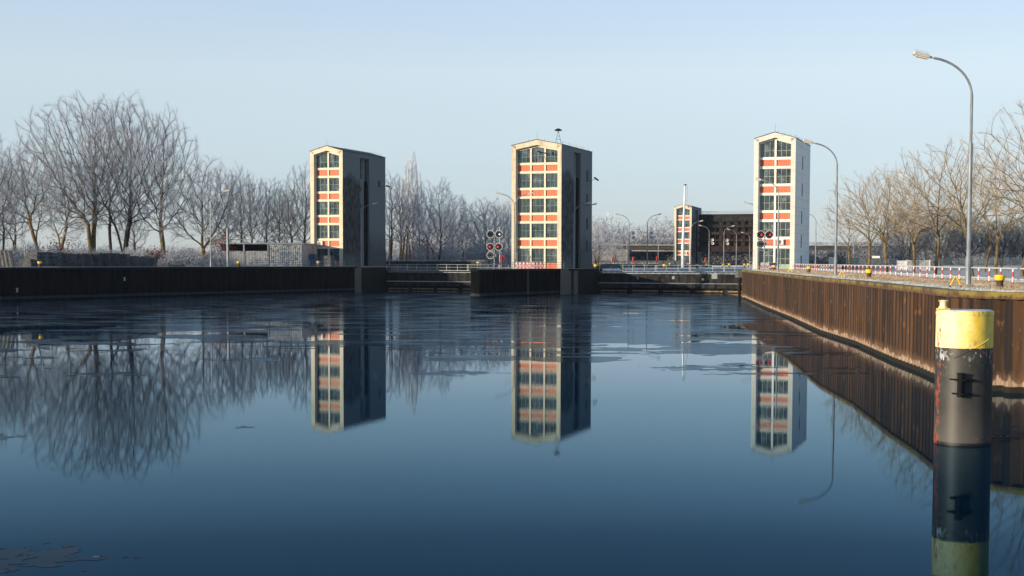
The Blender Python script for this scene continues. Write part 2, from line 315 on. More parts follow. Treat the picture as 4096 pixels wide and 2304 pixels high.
# ------------------------------------------------------------------ mesh builder
class MB:
    def __init__(s): s.v = []; s.f = []; s.m = []
    def quadring(s, rings, closed_caps=True, mi=0):
        n = len(rings[0]); b = len(s.v)
        for r in rings: s.v.extend(tuple(p) for p in r)
        for k in range(len(rings) - 1):
            for i in range(n):
                j = (i + 1) % n
                s.f.append((b + k * n + i, b + k * n + j, b + (k + 1) * n + j, b + (k + 1) * n + i)); s.m.append(mi)
        if closed_caps:
            s.f.append(tuple(b + i for i in reversed(range(n)))); s.m.append(mi)
            s.f.append(tuple(b + (len(rings) - 1) * n + i for i in range(n))); s.m.append(mi)
        return s
    def box(s, x0, x1, y0, y1, z0, z1, mi=0):
        r = lambda z: [(x0, y0, z), (x1, y0, z), (x1, y1, z), (x0, y1, z)]
        return s.quadring([r(z0), r(z1)], True, mi)
    def beam(s, p, q, w, h, mi=0):          # square bar between two points
        p = Vector(p); q = Vector(q); d = (q - p).normalized()
        a = d.cross(Vector((0, 0, 1)))
        a = Vector((1, 0, 0)) if a.length < 1e-4 else a.normalized()
        b = a.cross(d).normalized()
        r = lambda c: [c - a * w / 2 - b * h / 2, c + a * w / 2 - b * h / 2, c + a * w / 2 + b * h / 2, c - a * w / 2 + b * h / 2]
        return s.quadring([r(p), r(q)], True, mi)
    def tube(s, pts, r, n=8, mi=0):
        pts = [Vector(p) for p in pts]; rr = r if isinstance(r, (list, tuple)) else [r] * len(pts)
        rings = []; a = None
        for i, p in enumerate(pts):
            d = (pts[min(i + 1, len(pts) - 1)] - pts[max(i - 1, 0)]).normalized()
            if a is None:
                a = d.cross(Vector((0, 0, 1)));
                if a.length < 1e-3: a = Vector((1, 0, 0))
            a = (a - d * a.dot(d)).normalized(); b = d.cross(a)
            rings.append([p + (a * math.cos(2 * PI * k / n) + b * math.sin(2 * PI * k / n)) * rr[i] for k in range(n)])
        return s.quadring(rings, True, mi)
    def lathe(s, prof, n=20, c=(0, 0), mi=0):
        return s.quadring([[(c[0] + r * math.cos(2 * PI * k / n), c[1] + r * math.sin(2 * PI * k / n), z) for k in range(n)] for r, z in prof], True, mi)
    def prism(s, poly, lo, hi, axis='z', mi=0):
        f = {'z': lambda a, b, c: (a, b, c), 'y': lambda a, b, c: (a, c, b), 'x': lambda a, b, c: (c, a, b)}[axis]
        return s.quadring([[f(a, b, lo) for a, b in poly], [f(a, b, hi) for a, b in poly]], True, mi)
    def build(s, name, mats, parent=None, smooth=False):
        me = bpy.data.meshes.new(name); me.from_pydata([tuple(v) for v in s.v], [], s.f)
        for m in ([mats] if isinstance(mats, str) else mats): me.materials.append(MATS[m])
        if any(s.m): me.polygons.foreach_set('material_index', s.m)
        import bmesh
        b = bmesh.new(); b.from_mesh(me); bmesh.ops.recalc_face_normals(b, faces=b.faces); b.to_mesh(me); b.free()
        if smooth:
            me.polygons.foreach_set('use_smooth', [len(p.vertices) <= 4 for p in me.polygons])
            try: me.set_sharp_from_angle(angle=R(40))
            except Exception: pass
        o = bpy.data.objects.new(name, me); COL.objects.link(o)
        if parent: o.parent = parent
        return o
def tag(o, label=None, cat=None, group=None, kind=None):
    if label: o['label'] = label
    if cat: o['category'] = cat
    if group: o['group'] = group
    if kind: o['kind'] = kind
    return o
def thing(name, label, cat, loc=(0, 0, 0), rz=0, group=None):
    o = bpy.data.objects.new(name, None); COL.objects.link(o); o.location = loc; o.rotation_euler = (0, 0, rz)
    o.empty_display_size = .3
    return tag(o, label, cat, group)
def dup(root, label, loc, rz=0, group=None, scale=None):
    def cp(o, par):
        c = o.copy(); COL.objects.link(c)
        if par: c.parent = par
        for ch in [k for k in list(o.children)]: cp(ch, c)
        return c
    r = cp(root, None); r.location = loc; r.rotation_euler = (0, 0, rz)
    if scale: r.scale = scale
    r['label'] = label
    if group: r['group'] = group
    return r
def rawmesh(name, v, f, mats, mi=None, parent=None):
    me = bpy.data.meshes.new(name); v = np.asarray(v, dtype=np.float32); f = np.asarray(f, dtype=np.int32)
    k = f.shape[1]
    me.vertices.add(len(v)); me.vertices.foreach_set('co', v.ravel())
    me.loops.add(f.size); me.loops.foreach_set('vertex_index', f.ravel())
    me.polygons.add(len(f)); me.polygons.foreach_set('loop_start', np.arange(0, f.size, k, dtype=np.int32)); me.polygons.foreach_set('loop_total', np.full(len(f), k, dtype=np.int32))
    for m in ([mats] if isinstance(mats, str) else mats): me.materials.append(MATS[m])
    if mi is not None: me.polygons.foreach_set('material_index', np.asarray(mi, dtype=np.int32))
    me.update(calc_edges=True)
    o = bpy.data.objects.new(name, me); COL.objects.link(o)
    if parent: o.parent = parent
    return o
# ================================================================== SETTING
def sheet(name, poly, z, mat, kind='structure'):
    b = MB(); b.v = [(x, y, z) for x, y in poly]; b.f = [tuple(range(len(poly)))]; b.m = [0]
    return tag(b.build(name, mat), kind=kind)
sheet('water', [(-500, -250), (500, -250), (500, 700), (-500, 700)], 0, 'water')
LQ = [(-135.0, 96.7), (-73.5, 204.1), (-39.1, 262.4), (-30.6, 277.0)]         # water edge of the left quay
RW = [(60, 24), (34, 57), (26.4, 62.6), (23.9, 64.6), (22.4, 66.6), (21.9, 69.3), (22.2, 73), (22.7, 77), (23.4, 85.2), (25.4, 103), (26.4, 119), (29.6, 148), (33.5, 188), (37.7, 227), (37.6, 230)]
lc = L(-41.6, 0)
left_poly = [(-3000, -1200), (-420, -400)] + LQ + [L(-41.4, -1.2), L(-41.4, 420), L(-41.4, 3000), (-3000, 4000)]
sheet('left_bank_ground', left_poly, 4.85, 'yard_ground')
right_poly = RW + [L(35.6, -6), L(35.6, 420), L(35.6, 3000), (4000, 3000), (4000, -600), (300, -300)]
sheet('right_bank_ground', right_poly, 4.6, 'frosted_ground')
sheet('far_ground', [L(-41.39, 345), L(35.59, 345), (2400, 4200), (-400, 4200)], 4.2, 'frosted_ground')
# quay between the two lock chambers
PIER = [(11.7, 260.0), (8.25, 255.9), (1.3, 243.5), (-3.2, 235.0), (-5.2, 231.0), (-5.7, 230.35), (-6.15, 230.5), (-6.35, 231.5), (-6.35, 250), (-5.6, 268), L(-14, 2)]
sheet('lock_island_ground', PIER + [L(-14, 13), L(4.1, 13)], 4.6, 'yard_ground')
isl = MB().prism([L(-13.9, 13), L(4.0, 13), L(4.0, 346), L(-13.9, 346)], -1, 4.2)
tag(isl.build('lock_island_ground', 'frosted_ground'), kind='structure')
# lock chamber side walls beyond the gates
for nm, u0, u1, z, lab in (('chamber_wall', -42.4, -41.4, 4.83, 'concrete side wall of the left lock chamber behind the first tower'), ('chamber_wall', 35.5, 36.4, 4.58, 'concrete side wall of the right lock chamber behind the white tower')):
    tag(MB().prism([L(u0, -1), L(u1, -1), L(u1, 345), L(u0, 345)], -1, z).build(nm, 'grey_concrete'), lab, 'wall')

# ------------------------------------------------------------------ sheet pile walls
def resample(path, step):
    out = []; P = [Vector(p) for p in path]
    for a, b in zip(P, P[1:]):
        n = max(1, round((b - a).length / step))
        for i in range(n): out.append(a.lerp(b, i / n))
    out.append(P[-1]); return out
def pile_profile(path, pitch, dep, side):
    """trapezoid corrugation along a path; side=+1 pushes to the left of the walking direction"""
    P = [Vector(p) for p in path]; cum = [0]
    for a, b in zip(P, P[1:]): cum.append(cum[-1] + (b - a).length)
    def pt(s):
        for i in range(len(P) - 1):
            if s <= cum[i + 1] or i == len(P) - 2:
                t = (s - cum[i]) / (cum[i + 1] - cum[i]); d = (P[i + 1] - P[i]).normalized()
                return P[i].lerp(P[i + 1], t), Vector((-d.y, d.x))
    out = []; s = 0
    while s < cum[-1] - pitch:
        for f, o in ((0, 0), (.34, 0), (.5, 1), (.84, 1)):
            p, n = pt(s + f * pitch); out.append(p + n * side * dep * o)
        s += pitch
    return out
def pile_wall(name, path, z1, mat, side, label, cap, capmat, pitch=1.2, dep=.42, marks=()):
    pr = pile_profile(path, pitch, dep, side); n = len(pr)
    v = [(p.x, p.y, -2) for p in pr] + [(p.x, p.y, z1) for p in pr]
    f = [(i, i + 1, n + i + 1, n + i) for i in range(n - 1)]
    root = thing(name, label, 'quay wall', (path[0][0], path[0][1], 0))
    o = rawmesh('sheet_piles', v, f, [mat, 'dark_pile_face'] if mat == 'rusty_piles' else mat, [1 if (mat == 'rusty_piles' and i % 4 == 2) else 0 for i in range(len(f))]); o.parent = root; o.location = (-path[0][0], -path[0][1], 0)
    # coping beam
    b = MB(); P = [Vector(p) for p in path]; rings = []
    for i, p in enumerate(P):
        d = (P[min(i + 1, len(P) - 1)] - P[max(i - 1, 0)]).normalized(); nn = Vector((-d.y, d.x)) * side
        o0 = p + nn * (dep + .10); o1 = p - nn * .35
        rings.append([(o0.x, o0.y, z1 - cap), (o0.x, o0.y, z1 + .03), (o1.x, o1.y, z1 + .03), (o1.x, o1.y, z1 - cap)])
    b.quadring(rings); c = b.build('coping', capmat, root); c.location = (-path[0][0], -path[0][1], 0)
    return root
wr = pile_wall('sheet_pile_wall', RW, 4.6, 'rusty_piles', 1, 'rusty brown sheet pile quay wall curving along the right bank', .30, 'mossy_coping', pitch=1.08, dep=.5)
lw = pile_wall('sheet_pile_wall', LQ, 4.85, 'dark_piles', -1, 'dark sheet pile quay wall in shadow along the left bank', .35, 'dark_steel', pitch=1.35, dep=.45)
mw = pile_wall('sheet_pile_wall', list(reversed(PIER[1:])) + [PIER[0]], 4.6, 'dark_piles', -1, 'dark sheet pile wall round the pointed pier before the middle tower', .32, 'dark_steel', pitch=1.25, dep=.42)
m = MB(); P_ = [Vector(p) for p in LQ]; rg_ = []
for i, p in enumerate(P_):
    d_ = (P_[min(i + 1, 3)] - P_[max(i - 1, 0)]).normalized(); n_ = Vector((d_.y, -d_.x)); rg_.append([(*(p + n_ * .42), 4.885), (*(p + n_ * .42), 4.92), (*(p - n_ * .5), 4.93), (*(p - n_ * .5), 4.885)])
m.quadring(rg_); o = m.build('frost_strip', 'frost_top', lw); o.location = (-LQ[0][0], -LQ[0][1], 0)
# chalk crosses on the left wall
def chalk(px_, z, s=.38):
    # on the front faces of the left wall
    k = (px_ - 2048) / 5697
    a, b_ = Vector(LQ[0]), Vector(LQ[1])
    if px_ > 0:
        a, b_ = Vector(LQ[1]), Vector(LQ[2])
    t = (k * a.y - a.x) / ((b_.x - a.x) - k * (b_.y - a.y)); p = a.lerp(b_, t); d = (b_ - a).normalized(); n = Vector((d.y, -d.x))
    q = p + n * .47
    m = MB()
    for sg in (1, -1):
        m.beam((q.x - d.x * s / 2, q.y - d.y * s / 2, z - sg * s * .8), (q.x + d.x * s / 2, q.y + d.y * s / 2, z + sg * s * .8), .02, .07)
    o = m.build('chalk_mark', 'white_paint', lw); o.location = (-LQ[0][0], -LQ[0][1], 0); return o
chalk(57, 1.6); chalk(488, 3.0, .34)
# steps of a ladder in the pier wall
def ladder(name, p, d, z0, z1, label, mat='rail_dark', w=.45, step=.3, paint=None):
    r = thing(name, label, 'ladder', (p[0], p[1], z0)); m = MB(); dx, dy = d
    for s in (-1, 1): m.tube([(dx * s * w / 2, dy * s * w / 2, 0), (dx * s * w / 2, dy * s * w / 2, z1 - z0)], .03, 6)
    m.build('side_rails', mat, r); k = .2
    while k < z1 - z0: MB().tube([(-dx * w / 2, -dy * w / 2, k), (dx * w / 2, dy * w / 2, k)], .02, 5).build('rung', mat, r); k += step
    return r
q = Vector(PIER[1]).lerp(Vector(PIER[2]), .87); dd = (Vector(PIER[1]) - Vector(PIER[2])).normalized(); nn = Vector((dd.y, -dd.x))
q = q + nn * .62
ladder('quay_ladder', (q.x, q.y), (dd.x, dd.y), .2, 4.5, 'steel rung ladder down the dark pier wall before the middle tower')

# concrete abutments at the chamber mouths
def abutment(poly, z, label, slots):
    c = Vector(poly[0]); r = thing('lock_abutment', label, 'lock wall', (c.x, c.y, 0))
    MB().prism([(p[0] - c.x, p[1] - c.y) for p in poly], -1, z).build('wall', 'grey_concrete', r)
    for (a, b_, w, mat) in slots:
        a = Vector(a); b_ = Vector(b_); m = MB(); n = Vector(((b_ - a).y, -(b_ - a).x)).normalized()
        m.prism([(a.x - c.x, a.y - c.y), (b_.x - c.x, b_.y - c.y), (b_.x - c.x + n.x * w, b_.y - c.y + n.y * w), (a.x - c.x + n.x * w, a.y - c.y + n.y * w)], -.5, z - .25).build('guard_strip', mat, r)
    m = MB()
    return r
def face_slots(a, b_, items):
    a = Vector(a); b_ = Vector(b_); return [(a.lerp(b_, s), a.lerp(b_, e), w, m) for s, e, w, m in items]
la0 = (-35.9, 268.1); la1 = (-29.6, 279.6)
abutment([la0, la1, L(-41.3, 1), L(-41.3, 14), L(-43.5, 14), L(-50, -1)], 4.8, 'stained concrete abutment under the first tower with yellow guard strips',
         face_slots(la0, la1, [(.13, .17, .06, 'hoist_yellow'), (.23, .27, .06, 'hoist_yellow'), (.62, .66, .04, 'black_paint')]))
ma0 = (8.15, 255.55); ma1 = (12.05, 260.0)
n_ = Vector((.34, -.58)) 
abutment([(ma0[0] + .5, ma0[1] - .3), ma1, L(4.5, -4.2), L(4.15, 14), L(2.0, 14), L(0, -3)], 4.62, 'grey concrete corner of the pier under the middle tower',
         face_slots((ma0[0] + .5, ma0[1] - .3), ma1, [(.6, .64, .04, 'black_paint')]))
for (q0, q1, lab, z_) in ((la1, L(-41.3, 13), 'painted shade sheet on the chamber side of the left abutment', 4.6), ((12.05, 260.0), L(4.5, -4.2), '', 4.5), (L(4.5, -4.2), L(4.15, 13.5), '', 4.5)):
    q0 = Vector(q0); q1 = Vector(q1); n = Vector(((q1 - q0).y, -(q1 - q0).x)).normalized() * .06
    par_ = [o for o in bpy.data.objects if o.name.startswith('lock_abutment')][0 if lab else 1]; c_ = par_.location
    MB().prism([(p.x - c_.x, p.y - c_.y) for p in (q0, q1, q1 + n, q0 + n)], -1, z_).build('shade_sheet', 'black_paint', par_)  # black sheets added over the abutment sides to deepen their shade
ra = thing('fender_post', 'dark steel fender column where the right gate meets the rusty wall', 'fender', (*L(36.0, -7.5), 0))
wp = Vector((37.2, 231.5)); ra.location = (wp.x, wp.y, 0)
m = MB(); m.tube([(-.2, 0, -1), (-.2, 0, 3.4)], .22, 10); m.build('column', 'dark_steel', ra)
for z in (1.1, 2.2, 3.2): MB().lathe([(.02, z - .08), (.3, z - .08), (.3, z + .08), (.02, z + .08)], 12, (-.2, 0)).build('collar', 'gate_rust', ra)
MB().box(-.45, .25, .1, 3, 3.4, 4.5).build('head', 'grey_concrete', ra)
tag(MB().prism([(37.3, 230.0), L(35.6, -6), L(35.6, 14), L(37.2, 14), (38.4, 231)], -1, 4.58).build('chamber_wall', 'grey_concrete'), 'concrete wall behind the rusty corner running back to the right gate', 'wall')

# ------------------------------------------------------------------ railings
def railing(name, pts, label, mat='rail_steel', h=1.1, rails=(1.1, .58), spacing=2.2, r=.035, group=None, gaps=False, rz=None, cat='railing'):
    P = [Vector(p) for p in pts]; o0 = P[0]
    root = thing(name, label, cat, tuple(o0), 0, group); k = 0
    for a, b_ in zip(P, P[1:]):
        Ld = (b_ - a).length; n = max(1, round(Ld / spacing))
        for i in range(n + (1 if b_ is P[-1] else 0)):
            p = a.lerp(b_, i / n) - o0
            MB().tube([p, p + Vector((0, 0, h))], r * 1.15, 6).build('post', mat, root); k += 1
    for z in rails:
        m = MB()
        for a, b_ in zip(P, P[1:]): m.tube([a - o0 + Vector((0, 0, z)), b_ - o0 + Vector((0, 0, z))], r, 6)
        m.build('rail', mat, root)
    return root
U3 = lambda u, v, z: Vector((*L(u, v), z))

# ------------------------------------------------------------------ lock gates (closed, in the water)
def lock_gate(u0, u1, label, extras):
    GV = 11.4; root = thing('lock_gate', label, 'lock gate', (*L(u0, GV), 0), -TH); W = u1 - u0; n = 5; pw = W / n
    prof = [(-.05, 3.72), (-.05, 1.82), (-1.15, 1.70), (-1.2, .86), (-.35, .66), (-.35, -1.2), (1.2, -1.2), (1.2, 3.72)]
    for i in range(n):
        MB().prism([(a, b_) for a, b_ in prof], i * pw + .03, (i + 1) * pw - .03, 'x').build('plate', 'gate_paint', root)
        MB().prism([(-.10, 1.835), (-1.17, 1.715), (-1.17, 1.735), (-.10, 1.86)], i * pw + .06, (i + 1) * pw - .06, 'x').build('frosted_ledge', 'gate_frost', root)
        m = MB(); m.box(i * pw + .5, (i + 1) * pw - .5, -.62, -.36, .16, .42); m.build('timber_fender', 'gate_ochre', root)
    for i in range(n - 1): MB().box((i + 1) * pw - .025, (i + 1) * pw + .025, -.02, .1, .9, 3.7).build('joint', 'black_paint', root)
    m = MB(); m.box(0, W, -.85, .75, 3.98, 4.10); m.build('walkway', 'galv', root)
    k = .4
    while k < W: MB().prism([(-.8, 3.97), (0, 3.60), (0, 3.97)], k - .03, k + .03, 'x').build('bracket', 'rail_dark', root); k += 1.1
    m = MB(); m.box(.0, W, -.13, -.06, 3.60, 3.72); m.build('frosted_lip', 'gate_frost', root)
    for x, z, w, h in extras:
        MB().box(x, x + w, -.09, -.055, z, z + h).build('small_plate', 'galv', root)
    # the gate's own railings, front and back
    for yy, mt in ((-.8, 'rail_steel'), (.7, 'rail_dark')):
        m = MB()
        for z in (5.25, 4.68): m.tube([(.3, yy, z), (W - .2, yy, z)], .038, 6)
        m.build('rail', mt, root); k = .3; j = 0
        while k < W:
            MB().tube([(k, yy, 4.1), (k, yy, 5.25)], .042, 6).build('post', mt, root)
            k += (2.15 if j % 3 else 2.35); j += 1
            if j % 3 == 0 and k < W: MB().tube([(k - 1.95, yy, 4.1), (k - 1.95, yy, 5.25)], .042, 6).build('post', mt, root)
    return root
lock_gate(-41.3, -13.8, 'closed left lock gate with white railed walkway left of the pier', [(17, 3.42, .12, .12)])
lock_gate(4.2, 35.5, 'closed right lock gate with streaked dark plates and railed walkway', [(14.6, 2.6, .5, .55), (20.4, 2.3, .4, .5), (22.3, 2.7, 1.1, 1.1), (7.6, 2.5, .4, .5)])

# ------------------------------------------------------------------ towers
def win(root, x0, x1, zb, ztop, ya, fm, cols=3, name='window'):
    """window with bars; ztop is a function of x"""
    zt = lambda x: ztop(x) - .0
    f = MB(); w = .07; y0, y1 = ya, ya + .10
    f.box(x0, x0 + w, y0, y1, zb, zt(x0) - .02); f.box(x1 - w, x1, y0, y1, zb, zt(x1) - .02)
    f.box(x0 + w, x1 - w, y0, y1, zb, zb + w)
    f.prism([(x0 + w, zt(x0 + w) - w), (x1 - w, zt(x1 - w) - w), (x1 - w, zt(x1 - w) - .001), (x0 + w, zt(x0 + w) - .001)], y0, y1, 'y')
    for i in range(1, cols):
        x = x0 + (x1 - x0) * i / cols; f.box(x - .035, x + .035, y0 - .004, y1, zb + w, min(zt(x - .035), zt(x + .035)) - w)
    zm = zb + (min(zt(x0), zt(x1)) - zb) * .5; f.box(x0 + w, x1 - w, y0 + .004, y1, zm - .035, zm + .035)
    o = f.build(name, fm, root)
    g = MB(); g.prism([(x0 + .03, zb + .03), (x1 - .03, zb + .03), (x1 - .03, zt(x1) - .04), (x0 + .03, zt(x0) - .04)], y0 + .05, y0 + .065, 'y')
    g.build('pane', 'window_glass', o); return o
def tower(name, label, P, W, D, bays, G, wallm, gridm, fm, eave, apex, roomy=True, slot=True, yellow=(), ac=None, slits=(), pw=.82, gable_in=.95, a=.75):
    root = thing(name, label, 'tower', (P[0], P[1], G), -TH)
    Z = lambda z: z - G
    e, ap = Z(eave), Z(apex); hw = W / 2
    gz = lambda x: ap - (abs(x + hw) / hw) * (ap - e)         # outer gable line
    gi = lambda x: gz(x) - gable_in                            # inner gable line
    b = MB()
    b.box(-W, -W + pw, 0, D, 0, e - .02)
    if slot:
        b.box(-pw, 0, 0, 8.0, 0, e - .02); b.box(-pw, 0, 12.4, D, 0, e - .02); b.box(-pw, 0, 8.0, 12.4, e - .9, e - .02)
        b.box(-1.45, -.95, 8.0, 12.4, 0, e - .9)
        b.box(-.95, -.5, 8.0, 10.6, 0, e - 5.2)
        # ledge near the foot
        b.box(0, .12, .0, 8.0, 0, Z(7.9)) ; b.box(0, .1, 12.4, D, 0, Z(7.9))
    else:
        b.box(-pw, 0, 0, D, 0, e - .02)
    b.box(-W + pw, -pw, D - .4, D, 0, e - .02)
    b.prism([(-W, e), (-hw, ap), (0, e)], D - .35, D - .01, 'y')
    # front gable band
    b.prism([(-W, e - .021), (-W + pw, e - .021), (-W + pw, gi(-W + pw)), (-hw, gi(-hw)), (-hw, ap - .02), (-W, e)], .0, a, 'y') if False else None
    for sgn in (-1, 1):
        xs = [-hw + sgn * hw, -hw + sgn * (hw - pw), -hw]
        b.prism([(xs[0], e - .02), (xs[1], gi(xs[1])), (xs[2], gi(xs[2])), (xs[2], ap), (xs[0], e)] if True else [], 0.0, a + .3, 'y')
    w = b.build('wall', wallm, root)
    # roof
    r = MB(); t = .12
    for sgn in (-1, 1):
        x0 = -hw + sgn * (hw + .08)
        r.prism([(x0, e - .03 + .01), (-hw, ap + .01), (-hw, ap + .01 + t), (x0, e - .03 + t)], -.06, D + .08, 'y')
    rf = r.build('roof', 'roofing', root)
    m = MB()
    for y in (1.5, 6, 10.5, 15, 19): m.tube([(-.35, y, gz(-.35) + .1), (-.35, y, gz(-.35) + .55)], .025, 4)
    m.tube([(-.35, 1.5, gz(-.35) + .52), (-.35, 19, gz(-.35) + .5)], .014, 4)
    m.tube([(-hw, .3, ap + .1), (-hw, .3, ap + 1.5)], .02, 4)
    for x in (-hw - 1.6, -hw + 1.6, -.9, -hw + .5): m.tube([(x, .05, gz(x) + .1), (x, .05, gz(x) + .4)], .03, 4)
    m.build('lightning_rod', 'rail_dark', rf)
    # grid of beams and mullions set back in the frame
    sp_ = .13; g0 = MB(); ix0, ix1 = -W + pw + sp_, -pw - sp_ * .5; nb = bays; mw_ = .33; bw = (ix1 - ix0 - mw_ * (nb - 1)) / nb
    bayx = [(ix0 + i * (bw + mw_), ix0 + i * (bw + mw_) + bw) for i in range(nb)]
    g = MB()
    g.box(-W + pw + .002, ix0, a + .004, a + .4, 0, gi(-W + pw) - .30); g.box(ix1, -pw - .002, a + .004, a + .4, 0, gi(-pw) - .30)
    beams = [Z(z) for z in (24.7, 23.05, 19.95, 18.3, 15.2, 13.55, 10.45, 8.8)]
    for i in range(nb - 1):
        x0 = bayx[i][1]; xa, xb = x0, x0 + mw_; top = lambda x: gi(x) - .32
        if xa < -hw < xb: g.prism([(xa, 0), (xb, 0), (xb, top(xb)), (-hw, top(-hw)), (xa, top(xa))], a, a + .4, 'y')
        else: g.prism([(xa, 0), (xb, 0), (xb, top(xb)), (xa, top(xa))], a, a + .4, 'y')
    bm_ = [(24.7, 24.25), (23.1, 22.65), (19.95, 19.5), (18.35, 17.9), (15.2, 14.75), (13.6, 13.15), (10.45, 10.0), (8.85, 8.4)]
    for t_, b_ in bm_:
        for x0, x1 in bayx: g.box(x0 + .002, x1 - .002, a + .012, a + .4, Z(b_), Z(t_))
    for sgn in (-1, 1):      # sloping head beam
        xs0 = -hw + sgn * (hw - pw - .002); g.prism([(xs0, gi(xs0) - .32), (-hw, gi(-hw) - .32), (-hw, gi(-hw) - .003), (xs0, gi(xs0) - .003)], a + .006, a + .38, 'y')
    g.build('facade_grid', gridm, root)
    rows = [(24.7, None), (19.95, 22.65), (15.2, 17.9), (10.45, 13.15)]
    ya = a + .22
    for zb, zt in rows:
        for x0, x1 in bayx:
            f = (lambda x: gi(x) - .32) if zt is None else (lambda x, k=Z(zt): k)
            if zt is None and x0 < -hw < x1:
                xm = -hw; win(root, x0, xm - .001, Z(zb), f, ya, fm, 2); win(root, xm + .001, x1, Z(zb), f, ya, fm, 2)
            else: win(root, x0, x1, Z(zb), f, ya, fm)
    pan = [(24.25, 23.1), (19.5, 18.35), (14.75, 13.6), (10.0, 8.85)]
    for zt, zb in pan:
        for x0, x1 in bayx:
            p = MB().box(x0, x1, a + .2, a + .32, Z(zb), Z(zt)).build('spandrel_panel', 'orange_panel', root)
            m = MB(); n = 8
            for k in range(1, n): m.box(x0 + (x1 - x0) * k / n - .02, x0 + (x1 - x0) * k / n + .02, a + .165, a + .199, Z(zb) + .02, Z(zt) - .02)
            m.build('ribs', 'panel_rib', p)
    di = nb // 2 if nb == 3 else (1 if not slot else 0)
    for i, (x0, x1) in enumerate(bayx):
        if i == di:
            d = win(root, x0, x1, .05, lambda x: Z(8.4), ya, fm, 3, 'door')
            MB().box(x0 + .1, x1 - .1, ya + .02, ya + .045, .12, .95).build('kick_panel', fm, d)
            MB().box(x0 + (x1 - x0) * .36, x0 + (x1 - x0) * .36 + .04, ya - .09, ya - .01, 1.0, 1.25).build('handle', 'rail_steel', d)
        else:
            win(root, x0, x1, 1.15, lambda x: Z(8.4), ya, fm)
            g = MB().box(x0, x1, a + .2, a + .32, .0, 1.05).build('spandrel_panel', 'orange_panel', root)
    # inside: floors and back wall behind the glass
    m = MB(); m.box(-W + pw, -pw, a + 4.2, a + 4.4, 0, e - .5)
    for z in (23.3, 18.55, 13.8, 9.05): m.box(-W + pw, -pw, a + .45, a + 4.2, Z(z) - .15, Z(z))
    m.build('interior', 'room', root)
    for (bi, zz, ww) in yellow:
        x0, x1 = bayx[bi]; MB().box(x0 + .5, x0 + .5 + ww, a + 1.0, a + 1.6, Z(zz), Z(zz) + .75).build('hoist', 'hoist_yellow', root)
    for (x, y, z, h, ww) in slits:
        s = MB(); s.box(-.01, .03, y, y + ww, Z(z), Z(z) + h); s.box(.03, .05, y - .05, y, Z(z) - .05, Z(z) + h + .05); s.box(.03, .05, y + ww, y + ww + .05, Z(z) - .05, Z(z) + h + .05)
        s.build('side_window', 'shed_dark', root)
    if slot:
        # glazed strip, gate track and doors inside the slot
        f = MB(); y0, y1 = 8.1, 10.5
        for y in (y0, (y0 + y1) / 2 - .04, y1 - .08): f.box(-.92, -.86, y, y + .08, e - 5.1, e - .95)
        for z in (e - 5.1, e - 3.7, e - 2.3, e - 1.05): f.box(-.94, -.87, y0, y1, z, z + .08)
        o = f.build('side_window', fm, root); MB().box(-.945, -.935, y0, y1, e - 5.1, e - .95).build('pane', 'window_glass', o)
        MB().tube([(-.6, 10.75, .1), (-.6, 10.75, e - 1)], .09, 6).build('downpipe', 'galv', root)
        t_ = MB(); t_.box(-.93, -.35, 10.95, 11.15, 0, e - 5.6); t_.box(-.93, -.35, 12.15, 12.38, 0, e - 5.6); t_.build('gate_track', 'black_paint', root)
        for z in (9.5, 13.7, 17.8, 21.2): MB().box(-.52, -.47, 8.9, 9.6, Z(z) - 1.5 if False else Z(z) - .9, Z(z)).build('side_window', 'shed_dark', root)
    if ac:
        bi, zz = ac; x0, x1 = bayx[bi]; c = MB().box(x0 + .25, x0 + 1.45, a - .25, a + .16, Z(zz), Z(zz) + .95).build('air_conditioner', 'ac_white', root)
        fm_ = MB(); fm_.quadring([[(x0 + .7 + r_ * math.cos(k * PI / 10), a - .25 - d_, Z(zz) + .48 + r_ * math.sin(k * PI / 10)) for k in range(20)] for r_, d_ in ((.38, 0), (.38, .03), (.33, .03), (.33, .012), (.1, .012), (.1, .04), (.01, .04))])
        fm_.build('fan', 'ac_grille', c)
    return root, bayx
P1, P2, P3 = (-34.05, 286.7), (9.28, 269.7), (50.35, 254.3)
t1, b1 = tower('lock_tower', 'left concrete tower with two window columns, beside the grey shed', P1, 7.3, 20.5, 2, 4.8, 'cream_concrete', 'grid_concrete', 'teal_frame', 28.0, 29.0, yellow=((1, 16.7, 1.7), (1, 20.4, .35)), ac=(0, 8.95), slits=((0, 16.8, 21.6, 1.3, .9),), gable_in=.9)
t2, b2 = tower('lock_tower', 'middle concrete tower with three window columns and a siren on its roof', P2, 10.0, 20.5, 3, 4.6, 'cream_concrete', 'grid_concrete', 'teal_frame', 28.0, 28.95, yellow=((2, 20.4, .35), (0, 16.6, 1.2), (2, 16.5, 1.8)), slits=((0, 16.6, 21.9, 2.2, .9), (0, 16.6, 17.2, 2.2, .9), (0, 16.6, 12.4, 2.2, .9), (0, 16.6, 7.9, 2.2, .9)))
t3, b3 = tower('lock_tower', 'bright white tower with two window columns on the right bank', P3, 7.4, 19.0, 2, 4.6, 'white_concrete', 'grid_white', 'flaking_frame', 28.0, 29.05, slot=False, yellow=((0, 16.9, .5),), ac=(1, 9.05), slits=((0, 8.6, 22.9, 2.3, .5), (0, 8.4, 18.0, 2.3, .5), (0, 8.2, 13.0, 2.3, .5), (0, 8.0, 8.6, 2.3, .5), (0, 8.0, 4.7, 2.4, .9)), gable_in=.9)
P4 = (72.6, 577.6)
t4, b4 = tower('lock_tower', 'small far tower with orange panels beside the raised gate', P4, 7.2, 19.0, 2, 4.2, 'cream_concrete', 'grid_concrete', 'teal_frame', 28.0, 29.0, ac=(1, 9.0), slits=((0, 7, 25.2, 2.0, 1.2),))

